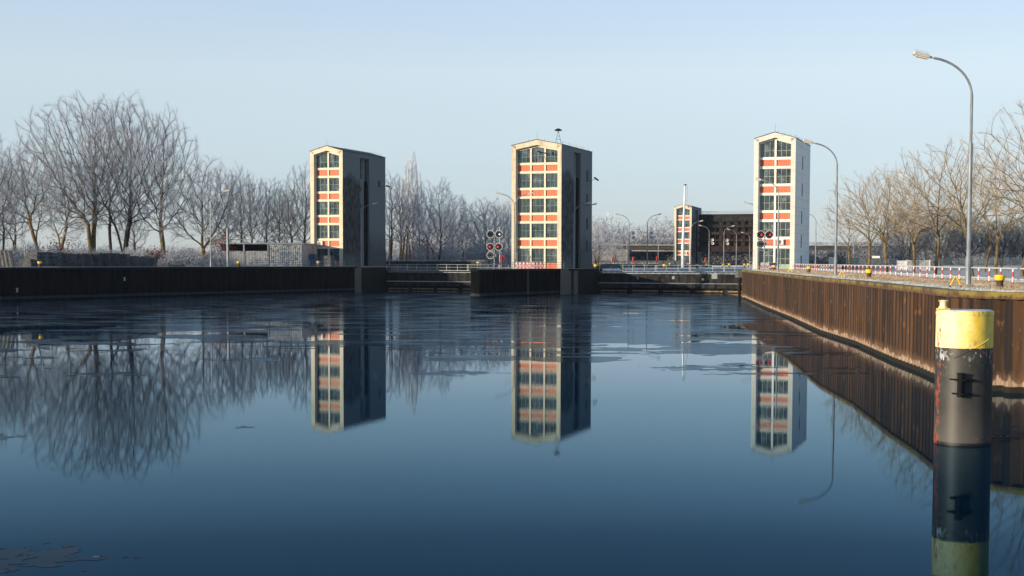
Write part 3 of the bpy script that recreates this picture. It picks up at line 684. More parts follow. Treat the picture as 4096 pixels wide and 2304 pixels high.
# raised gate between the far towers
rg = thing('raised_lock_gate', 'huge dark ribbed lock gate raised high beside the far tower', 'lock gate', (*L(-42.0, 319), 10), -TH)
Wg = 29; MB().box(0, Wg, 1.9, 2.4, 0, 15.2).build('skin_plate', 'gate_rust', rg)
for z0, z1, dpt, mt in ((12.3, 15.2, 1.0, 'gate_paint'), (9.9, 11.0, 0.4, 'gate_paint'), (7.0, 8.1, .2, 'gate_rust'), (4.2, 5.3, .1, 'gate_rust'), (0, 2.3, 0, 'gate_rust')):
    m = MB(); m.box(0, Wg, dpt, 1.898, z0, z1); m.box(0, Wg, dpt - .35, dpt - .002, z1 - .18, z1); m.build('girder', mt, rg)
for k in range(10):
    x = 1.0 + k * 3.0; MB().box(x, x + .16, .55, 1.896, 2.31, 12.29).build('rib', 'gate_paint', rg)
m = MB(); m.box(0, Wg, -.4, 2.6, 15.22, 15.34); m.build('walkway', 'galv', rg)
m = MB()
for yy in (-.35, 2.5):
    for z in (15.9, 16.45): m.tube([(0, yy, z), (Wg, yy, z)], .04, 4)
    k = 0
    while k <= Wg: m.tube([(k, yy, 15.3), (k, yy, 16.45)], .045, 4); k += 1.7
m.build('railing', 'rail_steel', rg)
# ================================================================== OBJECTS ON THE LAND
# ------------------------------------------------------------------ street lamps
def make_lamp(name='lamp_post', H=13.2, reach=2.9):
    root = thing(name, 'lamp', 'street lamp')
    MB().tube([(0, 0, 0), (0, 0, 1.7), (0, 0, 1.75), (0, 0, H * .62)], [.17, .17, .13, .12], 12).build('pole', 'galv', root, True)
    pts = [(0, 0, H * .62), (0, 0, H * .82)]
    for k in range(1, 11):
        a = k / 10 * R(80); pts.append((-(reach - .55) * (1 - math.cos(a)) / (1 - math.cos(R(80))) * .93, 0, H * .82 + (H * .165) * math.sin(a)))
    MB().tube(pts, [.085] * 2 + [.07] * 10, 8).build('arm', 'galv', root, True)
    e = Vector(pts[-1]); d = (Vector(pts[-1]) - Vector(pts[-2])).normalized(); d.z = .22; d.normalize()
    hd = MB(); up = Vector((0, 0, 1)); rings = []
    for t, w, h in ((-.05, .05, .05), (.25, .07, .07), (.3, .17, .12), (1.15, .19, .13), (1.22, .15, .08)):
        c = e + d * t; rings.append([c + Vector((0, -w, -h * .7)), c + Vector((0, w, -h * .7)), c + Vector((0, w * .75, h)), c + Vector((0, -w * .75, h))])
    hd.quadring(rings); h = hd.build('lamp_head', 'lamp_shell', root)
    g = MB(); c0 = e + d * .38; c1 = e + d * 1.1
    g.quadring([[c + Vector((0, -.14, -.10)), c + Vector((0, .14, -.10)), c + Vector((0, .12, -.16)), c + Vector((0, -.12, -.16))] for c in (c0, c1)])
    g.build('lamp_glass', 'lamp_glass', h)
    s = MB()
    for k in range(14):
        q = e + d * (.33 + k * .06) + Vector((0, .05 * (-1) ** k, .13)); s.tube([q, q + Vector((.02 * (-1) ** k, .03 * (-1) ** k, .16))], .006, 3)
    s.build('bird_spikes', 'galv', h); return root
LG = 'tall curved lamp posts around the lock'
lamp = make_lamp()
def put_lamp(pole, d, z, left=True, label='', first=False, rz=None, speaker=0, yaw=0):
    x = px(pole, d); a = (0 if left else PI) + R(yaw)
    if first: lamp.location = (x, d, z); lamp.rotation_euler = (0, 0, a); lamp['label'] = label; lamp['group'] = LG; o = lamp
    else: o = dup(lamp, label, (x, d, z), a, LG)
    return o
put_lamp(3873, 81.5, 4.6, True, 'nearest tall lamp post, rising between the railing and the rusty wall', first=True)
lamps = {}
SPK = {}
spec = [
 (3342, 140, 4.6, 1, 'tall lamp post on the frosted grass right of the white tower', 0),
 (3111, 203, 4.6, 1, 'lamp post standing just before the door of the white tower', -12),
 (2293, 275.5, 4.1, 0, 'lamp post at the shaded side of the middle tower near its front', 0),
 (2318, 284, 4.2, 0, 'lamp post behind the middle tower whose head reaches past its right edge', 0),
 (1443, 293, 4.6, 0, 'lamp post against the shaded side of the left tower', 0),
 (1557, 310, 4.85, 0, 'lamp post behind the left gate just right of the left tower', 0),
 (843, 246, 4.85, 0, 'lamp post on the left bank between the thick tree and the shed', 0),
 (1898, 362, 4.85, 0, 'lamp post among the trees left of the octagonal signals', 0),
 (2088, 279, 4.6, 1, 'lamp post hidden behind the middle tower, only its left head showing', 0),
 (2515, 345, 4.2, 1, 'left-facing lamp post with loudspeakers behind the right gate', 0),
 (2588, 344, 4.2, 0, 'right-facing lamp post with loudspeakers behind the right gate', 0),
 (2697, 397, 4.2, 1, 'left-facing lamp post left of the far tower', 0),
 (2762, 399, 4.2, 0, 'right-facing lamp post in front of the far tower beside the white mast', 0),
 (2835, 449, 4.2, 1, 'left-facing lamp post with loudspeakers before the raised gate', 0),
 (2894, 455, 4.2, 0, 'right-facing lamp post with loudspeakers before the raised gate', 0),
 (2944, 502, 4.2, 1, 'lamp post without loudspeakers in the middle of the raised gate', 0),
 (2997, 555, 4.2, 0, 'farthest lamp post before the raised gate, next to the white tower', 180),
 (2632, 575, 4.2, 0, 'distant lamp post before the left half of the road bridge', 0),
 (2507, 525, 4.2, 0, 'distant lamp post beside the bridge pier', 0),
 (2715, 640, 4.2, 0, 'distant lamp post behind the white mast', 0),
 (2345, 462, 4.2, 0, 'distant lamp post whose lit head shows low beside the middle tower', 0),
 (3036, 284, 4.6, 1, 'lamp post behind the white tower with its head showing on the left', 0),
 (3261, 342, 4.6, 1, 'lamp post behind the white tower, pole showing right of it', 0),
 (3342, 388, 4.6, 1, 'distant lamp post behind the second lamp post of the right bank', 0),
 (3412, 442, 4.6, 1, 'small distant lamp post whose head glints in the right hand trees', 0)]
for p, d, z, lf, lab, yaw in spec: lamps[p] = put_lamp(p, d, z, bool(lf), lab, yaw=yaw)
# second arm of the double lamp on the pier
dl = put_lamp(2057, 248, 4.6, True, 'double-armed lamp post on the pier before the middle tower')
src = [c for c in dl.children if c.name.startswith('arm')][0]; hsrc = [c for c in dl.children if c.name.startswith('lamp_head')][0]
for s_ in (src, hsrc):
    c = s_.copy(); COL.objects.link(c); c.parent = dl; c.rotation_euler = (0, 0, PI)
    for k in s_.children: kk = k.copy(); COL.objects.link(kk); kk.parent = c
for p in (2515, 2588, 2835, 2894):     # horn loudspeakers
    o = lamps[p]; sg = -1 if p in (2588, 2894) else 1
    for k, (z, dx) in enumerate(((8.6, .95), (7.5, 1.05))):
        m = MB(); m.tube([(-.1, 0, 8.1), (1.0, 0, 8.1), (dx, -.1, z)], .035, 5)
        m.quadring([[(dx + r_ * math.cos(a * PI / 8), y_, z + r_ * math.sin(a * PI / 8)) for a in range(16)] for r_, y_ in ((.06, .5), (.12, .3), (.25, 0), (.46, -.35), (.42, -.36), (.2, .0), (.05, .1))])
        q = m.build('loudspeaker', 'ac_white', o)
        if p in (2515, 2835): pass
        else: q.rotation_euler = (0, 0, PI); q.scale = (-1, 1, 1) if False else (1, 1, 1)

# ------------------------------------------------------------------ bollards
def make_bollard():
    r = thing('mooring_bollard', 'b', 'bollard')
    MB().lathe([(.27, 0), (.24, .1), (.205, .3), (.215, .45), (.27, .55), (.27, .56)], 20).build('base', 'bollard_black', r, True)
    MB().lathe([(.272, .562), (.30, .66), (.345, .80), (.35, .86), (.33, .89), (.12, .92)], 20).build('cap', 'bollard_yellow', r, True)
    return r
bol = make_bollard(); BG = 'yellow capped mooring bollards'
blist = [(4000, 74.5, 4.6, 'yellow capped bollard nearest the camera, right of the tall lamp post', .82),
 (3476, 119, 4.6, 'yellow capped bollard on the grass under the slim right hand trees', .85),
 (3235, 178, 4.6, 'yellow capped bollard just right of the white tower', .88),
 (3096, 226, 4.6, 'yellow capped bollard before the barrier boards of the white tower', .9),
 (842 + 112, 247, 4.85, 'bollard standing before the grey shed', 1.1),
 (1273, 275, 4.85, 'yellow bollard behind the railing at the foot of the left tower', 1.1),
 (158, 212, 4.85, 'yellow bollard by the concrete blocks on the left quay', 1.0)]
for x, y, h, g in ((153, 300, 0, 0), (205, 335, 0, 0), (540, 300, 0, 0), (868, 345, 0, 0), (1167, 325, 0, 0), (1378, 375, 0, 0), (1647, 360, 0, 0), (1785, 420, 0, 0), (2033, 430, 0, 0), (2120, 470, 0, 0), (2345, 460, 0, 0), (2402, 470, 0, 0), (1247, 520, 0, 0)):
    blist.append((x / 3.68 + 2340, y, 4.2, None, 1.25))
names13 = ['first', 'second', 'third', 'fourth', 'fifth', 'sixth', 'seventh', 'eighth', 'ninth', 'tenth', 'eleventh', 'twelfth', 'thirteenth']
far = sorted([b for b in blist if b[3] is None], key=lambda b: b[0]); k = 0
for i, (p, d, z, lab, s) in enumerate([b for b in blist if b[3]] + far):
    if lab is None: lab = '%s small yellow bollard from the middle tower, behind the right gate railing' % names13[k]; k += 1
    loc = (px(p, d), d, z)
    if i == 0: bol.location = loc; bol.scale = (s,) * 3; bol['label'] = lab; bol['group'] = BG
    else: dup(bol, lab, loc, i, BG, (s,) * 3)

# yellow and black ladder hoops on the quay edge
def make_hoop():
    r = thing('ladder_hoop', 'h', 'ladder hoop')
    for s in (-1, 1):
        MB().tube([(s * .36, 0, 0), (s * .27, 0, .22)], .035, 6).build('foot', 'bollard_black', r)
        MB().tube([(s * .27, 0, .22), (s * .07, 0, .62), (s * .02, 0, .68)], .035, 6).build('bar', 'bollard_yellow', r)
    return r
hp = make_hoop(); HG = 'yellow and black hoops over the quay ladders'
for i, (p, d, lab) in enumerate(((3823, 75.5, 'large yellow and black hoop beside the foot of the nearest lamp post'), (3367, 117.5, 'yellow and black hoop on the quay edge right of the second lamp post'), (3160, 168, 'small yellow hoop on the quay edge below the white tower'), (3037, 224, 'tiny yellow hoop beside the barrier boards at the rusty corner'))):
    loc = (px(p, d), d, 4.55)
    if i == 0: hp.location = loc; hp['label'] = lab; hp['group'] = HG
    else: dup(hp, lab, loc, -.3, HG)

# ------------------------------------------------------------------ red and white railing of the right bank
def barber_rail():
    P0_ = Vector((29.6, 82.0)); P1_ = Vector((46.8, 236)); P1_ = Vector((46.6, 237)); Ln = (P1_ - P0_).length; d = (P1_ - P0_).normalized(); ang = math.atan2(d.y, d.x)
    root = thing('striped_railing', 'long red and white railing running along the frosted right bank', 'railing', (P0_.x, P0_.y, 4.6), ang)
    n = int(Ln / 3.15)
    for i in range(-6, n + 1):
        MB().tube([(i * 3.15, 0, -.05), (i * 3.15, 0, 1.0)], .055, 8).build('post', 'post_bands', root)
    for z in (1.03, .38):
        for s in range(5):
            a = -20 + s * (Ln + 20) / 5; b_ = a + (Ln + 20) / 5
            MB().tube([(a + .01, 0, z), (b_, 0, z)], .05, 8).build('rail', 'rail_twist', root)
barber_rail()

# ------------------------------------------------------------------ dolphin
DX, DY = 15.0, 47.1; RR = .915
dol = thing('mooring_dolphin', 'huge black and yellow steel mooring pile standing in the water at right', 'mooring pile', (DX, DY, 0))
m = MB(); m.lathe([(RR, -3), (RR, 4.26), (RR + .012, 4.27), (RR + .012, 4.38), (RR - .02, 4.41)], 64); m.build('pile', 'dolphin_paint', dol, True)
MB().lathe([(RR - .05, 4.405), (RR - .06, 4.425)], 48).build('frosted_lid', 'frost_top', dol)
va = math.atan2(-DY, -DX)      # towards the camera
def on(dol_a, z, rr=RR): return Vector((rr * math.cos(va + dol_a), rr * math.sin(va + dol_a), z))
# mooring pin between two plates, a little right of the middle
aa = R(-3); o_ = on(aa, 0); n_ = Vector((math.cos(va + aa), math.sin(va + aa), 0)); t_ = Vector((-n_.y, n_.x, 0))
br = thing('x', '', ''); bpy.data.objects.remove(br)
for z, w in ((2.16, .46), (1.70, .36)):
    m = MB(); pl = []
    for a_, b_ in ((-w, -.04), (w, -.04), (w * .85, .22), (w * .35, .36), (-w * .35, .36), (-w * .85, .22)):
        q = o_ + t_ * a_ * .9 + n_ * (b_ - (abs(a_) ** 2) * .45); pl.append((q.x, q.y))
    m.prism(pl, z, z + .035); m.build('bracket_plate', 'black_paint', dol)
q = o_ + n_ * .21 - t_ * .03; m = MB(); m.lathe([(.105, 1.62), (.105, 2.36), (.125, 2.365), (.125, 2.40), (.02, 2.41)], 20, (q.x, q.y)); m.build('mooring_pin', 'dark_steel', dol, True)
# small bollard on top
q = on(R(-68), 0, .74)
m = MB(); m.box(q.x - .19, q.x + .19, q.y - .14, q.y + .14, 4.42, 4.475); tb = m.build('base_plate', 'bollard_yellow', dol)
m = MB(); m.lathe([(.15, 4.476), (.15, 4.52), (.11, 4.54), (.11, 4.68), (.16, 4.71), (.16, 4.745), (.1, 4.75)], 20, (q.x, q.y)); m.build('small_bollard', 'dolphin_paint', dol, True)
m = MB()      # weld seam and painted mark
pts = [on(R(a), 3.55 - (62 - a) * .0085, RR + .004) for a in range(-20, 62, 4)]
m.tube(pts, .012, 5); m.build('weld_seam', 'dolphin_paint', dol)
m = MB()
wl = [(-52, 3.08), (-50.5, 2.80), (-47, 3.0), (-43.5, 2.78), (-42, 3.08)]
def stroke(pl, w=.022):
    for (a1, z1), (a2, z2) in zip(pl, pl[1:]): m.beam(on(R(a1), z1, RR + .006), on(R(a2), z2, RR + .006), .02, w * 2)
stroke(wl); stroke([(-53, 2.93), (-41, 2.93)], .012); stroke([(-51.5, 3.10), (-45, 3.10)], .014)
m.build('painted_mark', 'gate_frost', dol)

# ------------------------------------------------------------------ shipping light signals
def octa(r, y, sc_=1.0): return [(r * math.cos(PI / 8 + k * PI / 4) * sc_, y, r * math.sin(PI / 8 + k * PI / 4) * sc_) for k in range(8)]
def signal_board(root, x, z, face, lamp_mat, lx=.0, r=.70):
    b = MB().quadring([octa(r - .07, -.03), octa(r - .07, .06)]).build('signal_board', face, root); b.location = (x, 0, z)
    fr = MB().quadring([octa(r, -.05), octa(r, .05), octa(r - .075, .05), octa(r - .075, -.05), octa(r, -.05)], False).build('border', 'white_paint', b)
    hd = MB(); hd.quadring([[(lx + rr_ * math.cos(a * PI / 8) * 1.0, y_, rr_ * math.sin(a * PI / 8)) for a in range(0, 9)] for rr_, y_ in ((.17, -.03), (.17, -.34), (.14, -.34), (.14, -.03))], True)
    hd.quadring([[(lx - .34 + rr_ * math.cos(a * PI / 6), y_, rr_ * math.sin(a * PI / 6)) for a in range(12)] for rr_, y_ in ((.11, -.03), (.11, -.2), (.08, -.2), (.08, -.04))])
    hd.build('hood', 'black_paint', b)
    l = MB(); l.quadring([[(lx + rr_ * math.cos(a * PI / 8), y_, rr_ * math.sin(a * PI / 8)) for a in range(16)] for rr_, y_ in ((.135, -.032), (.12, -.07), (.04, -.09))])
    l.build('lens', lamp_mat, b); return b
def signal(name, label, loc, boards, poles, gantry=True):
    root = thing(name, label, 'signal', loc, R(3))
    for x, h in poles: MB().tube([(x, .14, 0), (x, .14, h)], .13 if h > 6.8 else .10, 10).build('pole', 'galv', root, True)
    for x, z, f, lm, lx in boards: signal_board(root, x, z, f, lm, lx)
    return root
s1 = signal('shipping_signal', 'five octagonal signal boards on two grey poles before the middle tower', (px(1978, 249), 249, 4.6),
       [(-.76, 6.05, 'signal_black', 'signal_grey', 0), (.70, 6.05, 'signal_black', 'white_lamp', .12), (-.76, 3.86, 'signal_black', 'red_lamp', -.15), (.68, 3.86, 'signal_black', 'red_lamp', -.2), (-.76, 2.42, 'signal_grey', 'black_paint', 0)], [(-.05, 5.9), (.93, 7.3)])
m = MB(); m.box(.3, 2.0, .2, .9, 4.55, 4.68); m.build('platform', 'galv', s1)
m = MB()
for x, y in ((1.95, .22), (1.95, .88), (.3, .88)): m.tube([(x, y, 4.6), (x, y, 6.1)], .025, 5)
for z in (5.3, 6.1): m.tube([(.3, .88, z), (1.95, .88, z), (1.95, .22, z)], .025, 5)
m.tube([(1.5, .88, .0), (1.5, .88, 4.6)], .03, 5); m.build('platform_railing', 'rail_dark', s1)
MB().box(.55, 1.25, -.05, .12, 2.7, 3.0).build('sign_box', 'galv', s1); MB().box(.0, .28, -.06, .1, 2.15, 2.7).build('switch_box', 'galv', s1)
m = MB(); m.tube([(.93, .14, 7.0), (1.5, .1, 7.2), (1.8, 0, 7.5)], .03, 5); m.box(1.65, 2.1, -.1, .1, 7.45, 7.62); m.build('camera', 'galv', s1)
s2 = signal('shipping_signal', 'three octagonal signal boards on one pole before the white tower', (px(3057, 229), 229, 4.6),
       [(-.67, 5.72, 'signal_black', 'red_lamp', .12), (.70, 5.72, 'signal_black', 'red_lamp', .12), (-.67, 4.22, 'signal_grey', 'black_paint', .18)], [(.04, 5.6)])
m = MB(); m.box(-1.0, 1.35, .3, .7, 3.12, 3.3); m.tube([(1.3, .5, 3.2), (1.3, .5, 4.85), (.3, .5, 4.85)], .03, 5); m.tube([(1.3, .5, 4.1), (.1, .5, 4.1)], .03, 5); m.build('platform', 'galv', s2)
MB().box(.14, .36, -.05, .12, 4.0, 4.5).build('switch_box', 'galv', s2)

# ------------------------------------------------------------------ life ring box, barrier boards, floodlight on the pier
def ringbox(name, label, loc, s=1.0, rz=0, mat='red_paint'):
    r = thing(name, label, 'life ring box', loc, rz); r.scale = (s,) * 3
    b = MB(); rings = []
    for t, k in ((0, .93), (.04, 1), (.26, 1), (.3, .93)):
        pts = []
        for cx_, cz_, a0 in ((.30, .42, 0), (-.30, .42, 90), (-.30, -.42, 180), (.30, -.42, 270)):
            for q in range(4): a = R(a0 + q * 30); pts.append(((cx_ + .16 * math.cos(a)) * k, -.15 + t, 1.85 + (cz_ + .16 * math.sin(a)) * k))
        rings.append(pts)
    b.quadring(rings); bx = b.build('box', mat, r)
    g = MB(); g.quadring([[(rr_ * math.cos(a * PI / 10), y_, 1.85 + rr_ * math.sin(a * PI / 10)) for a in range(20)] for rr_, y_ in ((.30, -.155), (.30, -.20), (.20, -.20), (.20, -.155))], False)
    g.build('life_ring', 'gate_rust', bx)
    MB().tube([(-.05, -.24, 0), (-.05, -.24, 2.1)], .045, 8).build('post', 'orange_panel', r); return r
rb = ringbox('life_ring_box', 'bright red life ring box on the pier left of the middle tower', (px(2006, 252), 252, 4.6), 1.0)
for p, d, s, lab in ((2449, 470, 1.5, 'small dark red life ring box nearest the middle tower behind the gate'), (2532, 420, 1.6, 'dark red life ring box under the left-facing loudspeaker lamp'), (2627, 400, 1.7, 'dark red life ring box beside the distant parked car'), (2821, 470, 1.6, 'dark red life ring box under the raised gate'), (1893, 330, 1.1, 'faded red life ring box before the hedge left of the signals')):
    dup(rb, lab, (px(p, d), d, 4.2 if p > 2000 else 4.85), R(70), 'life ring boxes', (s * .7, s * .7, s * .8))
def barrier(name, label, loc, rz, mats, w=2.0, lamps_=True):
    r = thing(name, label, 'barrier', loc, rz)
    MB().box(0, w, -.02, .02, .28, .72).build('striped_panel', mats[0], r)
    MB().box(0, w, -.025, .025, .74, 1.22).build('top_panel', mats[1], r)
    MB().box(0, w, -.03, .03, .05, .26).build('skirt', mats[1], r)
    for x in (.15, w - .15): MB().box(x - .08, x + .08, -.28, .28, 0, .045).build('foot', 'black_paint', r)
    for k in range(5): MB().tube([(.2 + k * (w - .4) / 4, 0, 1.22), (.2 + k * (w - .4) / 4, 0, 1.30)], .035, 6).build('peg', 'white_paint', r)
    return r
wb = barrier('barrier_board', 'red and white barrier board at the left window of the middle tower', (px(2061, 258), 258, 4.6), -.12, ('barrier_slant', 'barrier_top'), 2.1)
for i, (p, d, a, lab) in enumerate(((2108, 257.6, -.15, 'red and white barrier board beside the dark post of the middle tower'), (2130, 257.2, .1, 'red and white barrier board before the door of the middle tower'))):
    dup(wb, lab, (px(p, d), d, 4.6), a, 'barrier boards at the towers', (.95, 1, 1) if i else (.6, 1, 1))
wb['group'] = 'barrier boards at the towers'
barrier('barrier_board', 'white barrier board with red slashes at the corner of the white tower', (px(3042, 246), 246, 4.6), .25, ('barrier_slant', 'white_paint'), 1.6)['group'] = 'barrier boards at the towers'
barrier('barrier_board', 'dark topped barrier board below the white tower door', (px(3070, 248), 248, 4.6), .1, ('barrier_slant', 'barrier_dark'), 1.8)['group'] = 'barrier boards at the towers'
fl = thing('floodlight', 'small lit floodlight on a bent arm at the left edge of the pier', 'floodlight', (px(1948, 246), 246, 4.6))
MB().tube([(0, 0, 0), (0, 0, .35), (-1.2, -.2, 1.0)], .035, 6).build('arm', 'galv', fl); b = MB().beam((-1.1, -.2, 1.05), (-1.75, -.25, 1.18), .35, .2).build('head', 'galv', fl)
MB().box(-1.86, -1.45, -.46, -.34, 1.0, 1.24).build('lens', 'lamp_glass', b)
# vent pipes and bin in front of the middle tower
for p, h, lab in ((2068, 2.9, 'thin vent pipe before the left window of the middle tower'), (2119, 2.4, 'dark capped pipe between the left window and the door of the middle tower')):
    r = thing('vent_pipe', lab, 'pipe', (px(p, 259), 259, 4.6)); MB().tube([(0, 0, 0), (0, 0, h - .3)], .09, 8).build('pipe', 'rail_dark', r, True); MB().lathe([(.09, h - .3), (.17, h - .2), (.17, h - .06), (.05, h)], 12).build('cap', 'galv', r, True)

# railings on the quays
rl = lambda n, pts, lab, **k: railing(n, pts, lab, **k)
pp = lambda p, d, z=4.6: (px(p, d), d, z)
rl('steel_railing', [(-5.2, 233.2, 4.6), (-3.2, 236.3, 4.6), (1.1, 244.2, 4.6), (7.9, 256.4, 4.6), (9.4, 259.2, 4.6)], 'grey pipe railing along the edge of the pier before the middle tower', mat='galv', spacing=2.3, rails=(1.15, .76, .38), h=1.15)
rl('steel_railing', [pp(1005, 248, 4.85), pp(1200, 265, 4.85), pp(1376, 280, 4.85)], 'grey pipe railing on the left quay before the shed and first tower', mat='galv', spacing=3.6, rails=(1.15, .76, .38), h=1.15)
rl('steel_railing', [pp(2997, 236), pp(3010, 235), pp(3022, 234.5)], 'short grey railing at the rusty corner beside the white tower', mat='rail_steel', spacing=.8, rails=(1.35, .9, .45), h=1.35)
rl('steel_railing', [U3(4.4, 14.5, 4.2), U3(14, 14.6, 4.1)], 'dark far railing behind the right gate near the middle tower', mat='rail_dark')
rl('steel_railing', [U3(-13.5, 16, 4.2), U3(-13.2, 60, 4.2), U3(-12, 140, 4.2)], 'low grey railing along the far lock island', mat='rail_dark', spacing=4)

# ------------------------------------------------------------------ shed
sh = thing('shed', 'low grey corrugated shed with two dark open bays left of the first tower', 'shed', (px(876, 275), 275, 4.85), R(-1))
Ws = 16.1; Hs = 4.6; Ds = 14
m = MB(); m.box(0, Ws, 6, 6.1, 0, Hs - .3); m.box(0, .12, .0, Ds, 0, Hs - .3); m.build('back_wall', 'shed_dark', sh)
m = MB(); x = 9.75
def corr(m, x0, x1, y, z0, z1, p=.25, dy=.05):
    pts = []; x = x0
    while x < x1: pts += [(x, y), (min(x + p * .5, x1), y), (min(x + p * .55, x1), y - dy), (min(x + p * .95, x1), y - dy)]; x += p
    n = len(pts); b = len(m.v)
    for z in (z0, z1): m.v.extend([(a, c, z) for a, c in pts])
    for i in range(n - 1): m.f.append((b + i, b + i + 1, b + n + i + 1, b + n + i)); m.m.append(0)
corr(m, 9.7, Ws, -.02, 0, Hs - .75, .42, .07); m.build('closed_wall', 'corrugated', sh)
m = MB(); corr(m, 9.7, Ws, -.08, Hs - .74, Hs - .36, .35, .04); m.build('fascia', 'corrugated', sh)
for x0, x1 in ((.35, 2.45), (2.5, 4.65), (5.0, 7.1), (7.15, 9.3)):
    m = MB(); corr(m, x0, x1, -.02, .05, 2.95, .3, .05); m.build('sliding_panel', 'corrugated', sh)
for x0 in (0, 4.68, 9.35): MB().box(x0, x0 + .28, -.15, .12, 0, Hs - .36).build('post', 'galv', sh)
MB().box(-.2, Ws + .25, -.35, Ds, Hs - .34, Hs - .08).build('roof', 'galv', sh)
m = MB(); m.box(Ws, Ws + .06, -.05, Ds, 0, Hs - .36); m.build('side_wall', 'corrugated', sh)
ct = thing('storage_container', 'blue steel container between the shed and the first tower', 'container', (px(1213, 282), 282, 4.85), R(-2))
MB().box(0, 2.3, 0, 3, .1, 2.4).build('body', 'blue_steel', ct); m = MB(); corr(m, .08, 2.22, -.01, .2, 2.3, .2, .04); m.build('doors', 'blue_steel', ct)
cb = thing('concrete_cabinet', 'grey boxy concrete cabinet before the door of the first tower', 'cabinet', (px(1284, 277), 277, 4.85), R(-12))
MB().box(0, 1.9, 0, 2.4, 0, 2.0).build('body', 'slab', cb); MB().box(-.04, 1.94, -.04, 2.44, 2.002, 2.1).build('lid', 'slab', cb)
# gantry sign seen edge-on by the shed
gs = thing('viewing_platform', 'grey post carrying a small railed platform before the shed', 'platform', (px(911, 247), 247, 4.85))
MB().tube([(0, 0, 0), (0, 0, 6.7)], .24, 12).build('post', 'galv', gs, True); MB().box(-.9, 4.2, .2, 1.4, 4.65, 4.78).build('deck', 'galv', gs)
m = MB()
for x in (-.85, 1.4, 4.15): m.tube([(x, .25, 4.7), (x, .25, 6.3)], .035, 5)
for z in (5.5, 6.3): m.tube([(-.85, .25, z), (4.15, .25, z)], .03, 5)
m.tube([(0, 0, 6.5), (3.2, .1, 6.6)], .05, 6); m.beam((3.1, .1, 7.3), (4.8, .2, 6.7), .35, .06); m.build('railing', 'rail_dark', gs)

# ------------------------------------------------------------------ siren, cameras on the towers
sr = thing('roof_siren', 'mushroom shaped siren on a lattice stand on the middle tower roof', 'siren', L(-1.4, 2.2, 28.45))
m = MB(); tops = []
for k in range(4):
    a = PI / 4 + k * PI / 2; m.tube([(.75 * math.cos(a), .75 * math.sin(a), 0), (.16 * math.cos(a), .16 * math.sin(a), 1.95)], .035, 5)
for z, q in ((.7, .52), (1.3, .35)):
    pts = [(q * math.cos(PI / 4 + k * PI / 2), q * math.sin(PI / 4 + k * PI / 2), z) for k in range(5)]; m.tube(pts, .02, 4)
m.tube([(0, 0, 1.9), (0, 0, 2.3)], .12, 8); m.build('stand', 'rail_dark', sr)
MB().lathe([(.2, 2.25), (.72, 2.32), (.76, 2.36), (.62, 2.5), (.38, 2.66), (.2, 2.72), (.05, 2.75)], 20).build('horn', 'black_paint', sr, True)
def cctv(name, label, root_loc, pts, hd, parent_lab='camera'):
    r = thing(name, label, 'camera', root_loc, -TH); MB().tube(pts, .05, 6).build('bracket', 'rail_dark', r); MB().beam(hd[0], hd[1], .26, .26).build('housing', 'black_paint', r); return r
cctv('security_camera', 'black camera on a bracket under the top windows of the middle tower', L(-3.3, 1.15, 24.9), [(0, 0, 0), (.1, -.9, .2), (-.3, -1.2, 1.3), (-.9, -1.3, 1.6)], ((-1.5, -1.3, 1.9), (-.5, -1.3, 1.55)))
cctv('security_camera', 'black round floodlit camera right of the other one on the middle tower', L(-2.0, 1.15, 24.9), [(0, 0, 0), (.2, -.9, .1), (1.4, -1.0, .05), (.3, -1.1, .1), (.3, -1.1, 1.2)], ((.3, -1.0, 1.05), (.3, -1.25, 1.6)))
cctv('security_camera', 'grey camera on an arm by the top side window of the middle tower', L(0.05, 17.4, 22.3), [(0, -.6, 0), (.4, -.3, -.2), (1.3, .4, 0)], ((1.2, .3, .45), (1.9, .9, -.15)))
cctv('security_camera', 'grey camera on an arm by the side window of the left tower', tuple(Vector((*P1, 0)) + Vector((U.x * .05 + V.x * 17.6, U.y * .05 + V.y * 17.6, 21.6))), [(0, 0, 0), (.4, .2, .1), (1.4, .6, .1)], ((1.2, .4, .35), (1.9, .9, 0)))

# ------------------------------------------------------------------ white mast
ms = thing('white_mast', 'tall tapered white mast with steps standing before the far tower', 'mast', (px(2730, 420), 420, 4.2))
m = MB(); m.tube([(0, 0, 0), (.0, 0, 6), (.45, 0, 24.2)], [.46, .42, .2], 10); m.build('mast_tube', 'mast_white', ms, True)
m = MB(); m.tube([(2.0, .4, .5), (1.15, .2, 24.0)], .05, 5); m.build('stay', 'rail_steel', ms)
for z in (6.5, 11, 15.6, 19.8): MB().tube([(-.6 + z * .012, 0, z), (1.9 - z * .02, .3, z)], .06, 5).build('crossbar', 'white_paint', ms)
m = MB(); m.tube([(.2, 0, 24.2), (.9, 0, 24.3)], .22, 8); m.build('mast_head', 'black_paint', ms)
for z in (17.6, 10.0, 3.6): MB().box(1.45, 1.75, .2, .4, z, z + .45).build('red_marker', 'red_paint', ms)

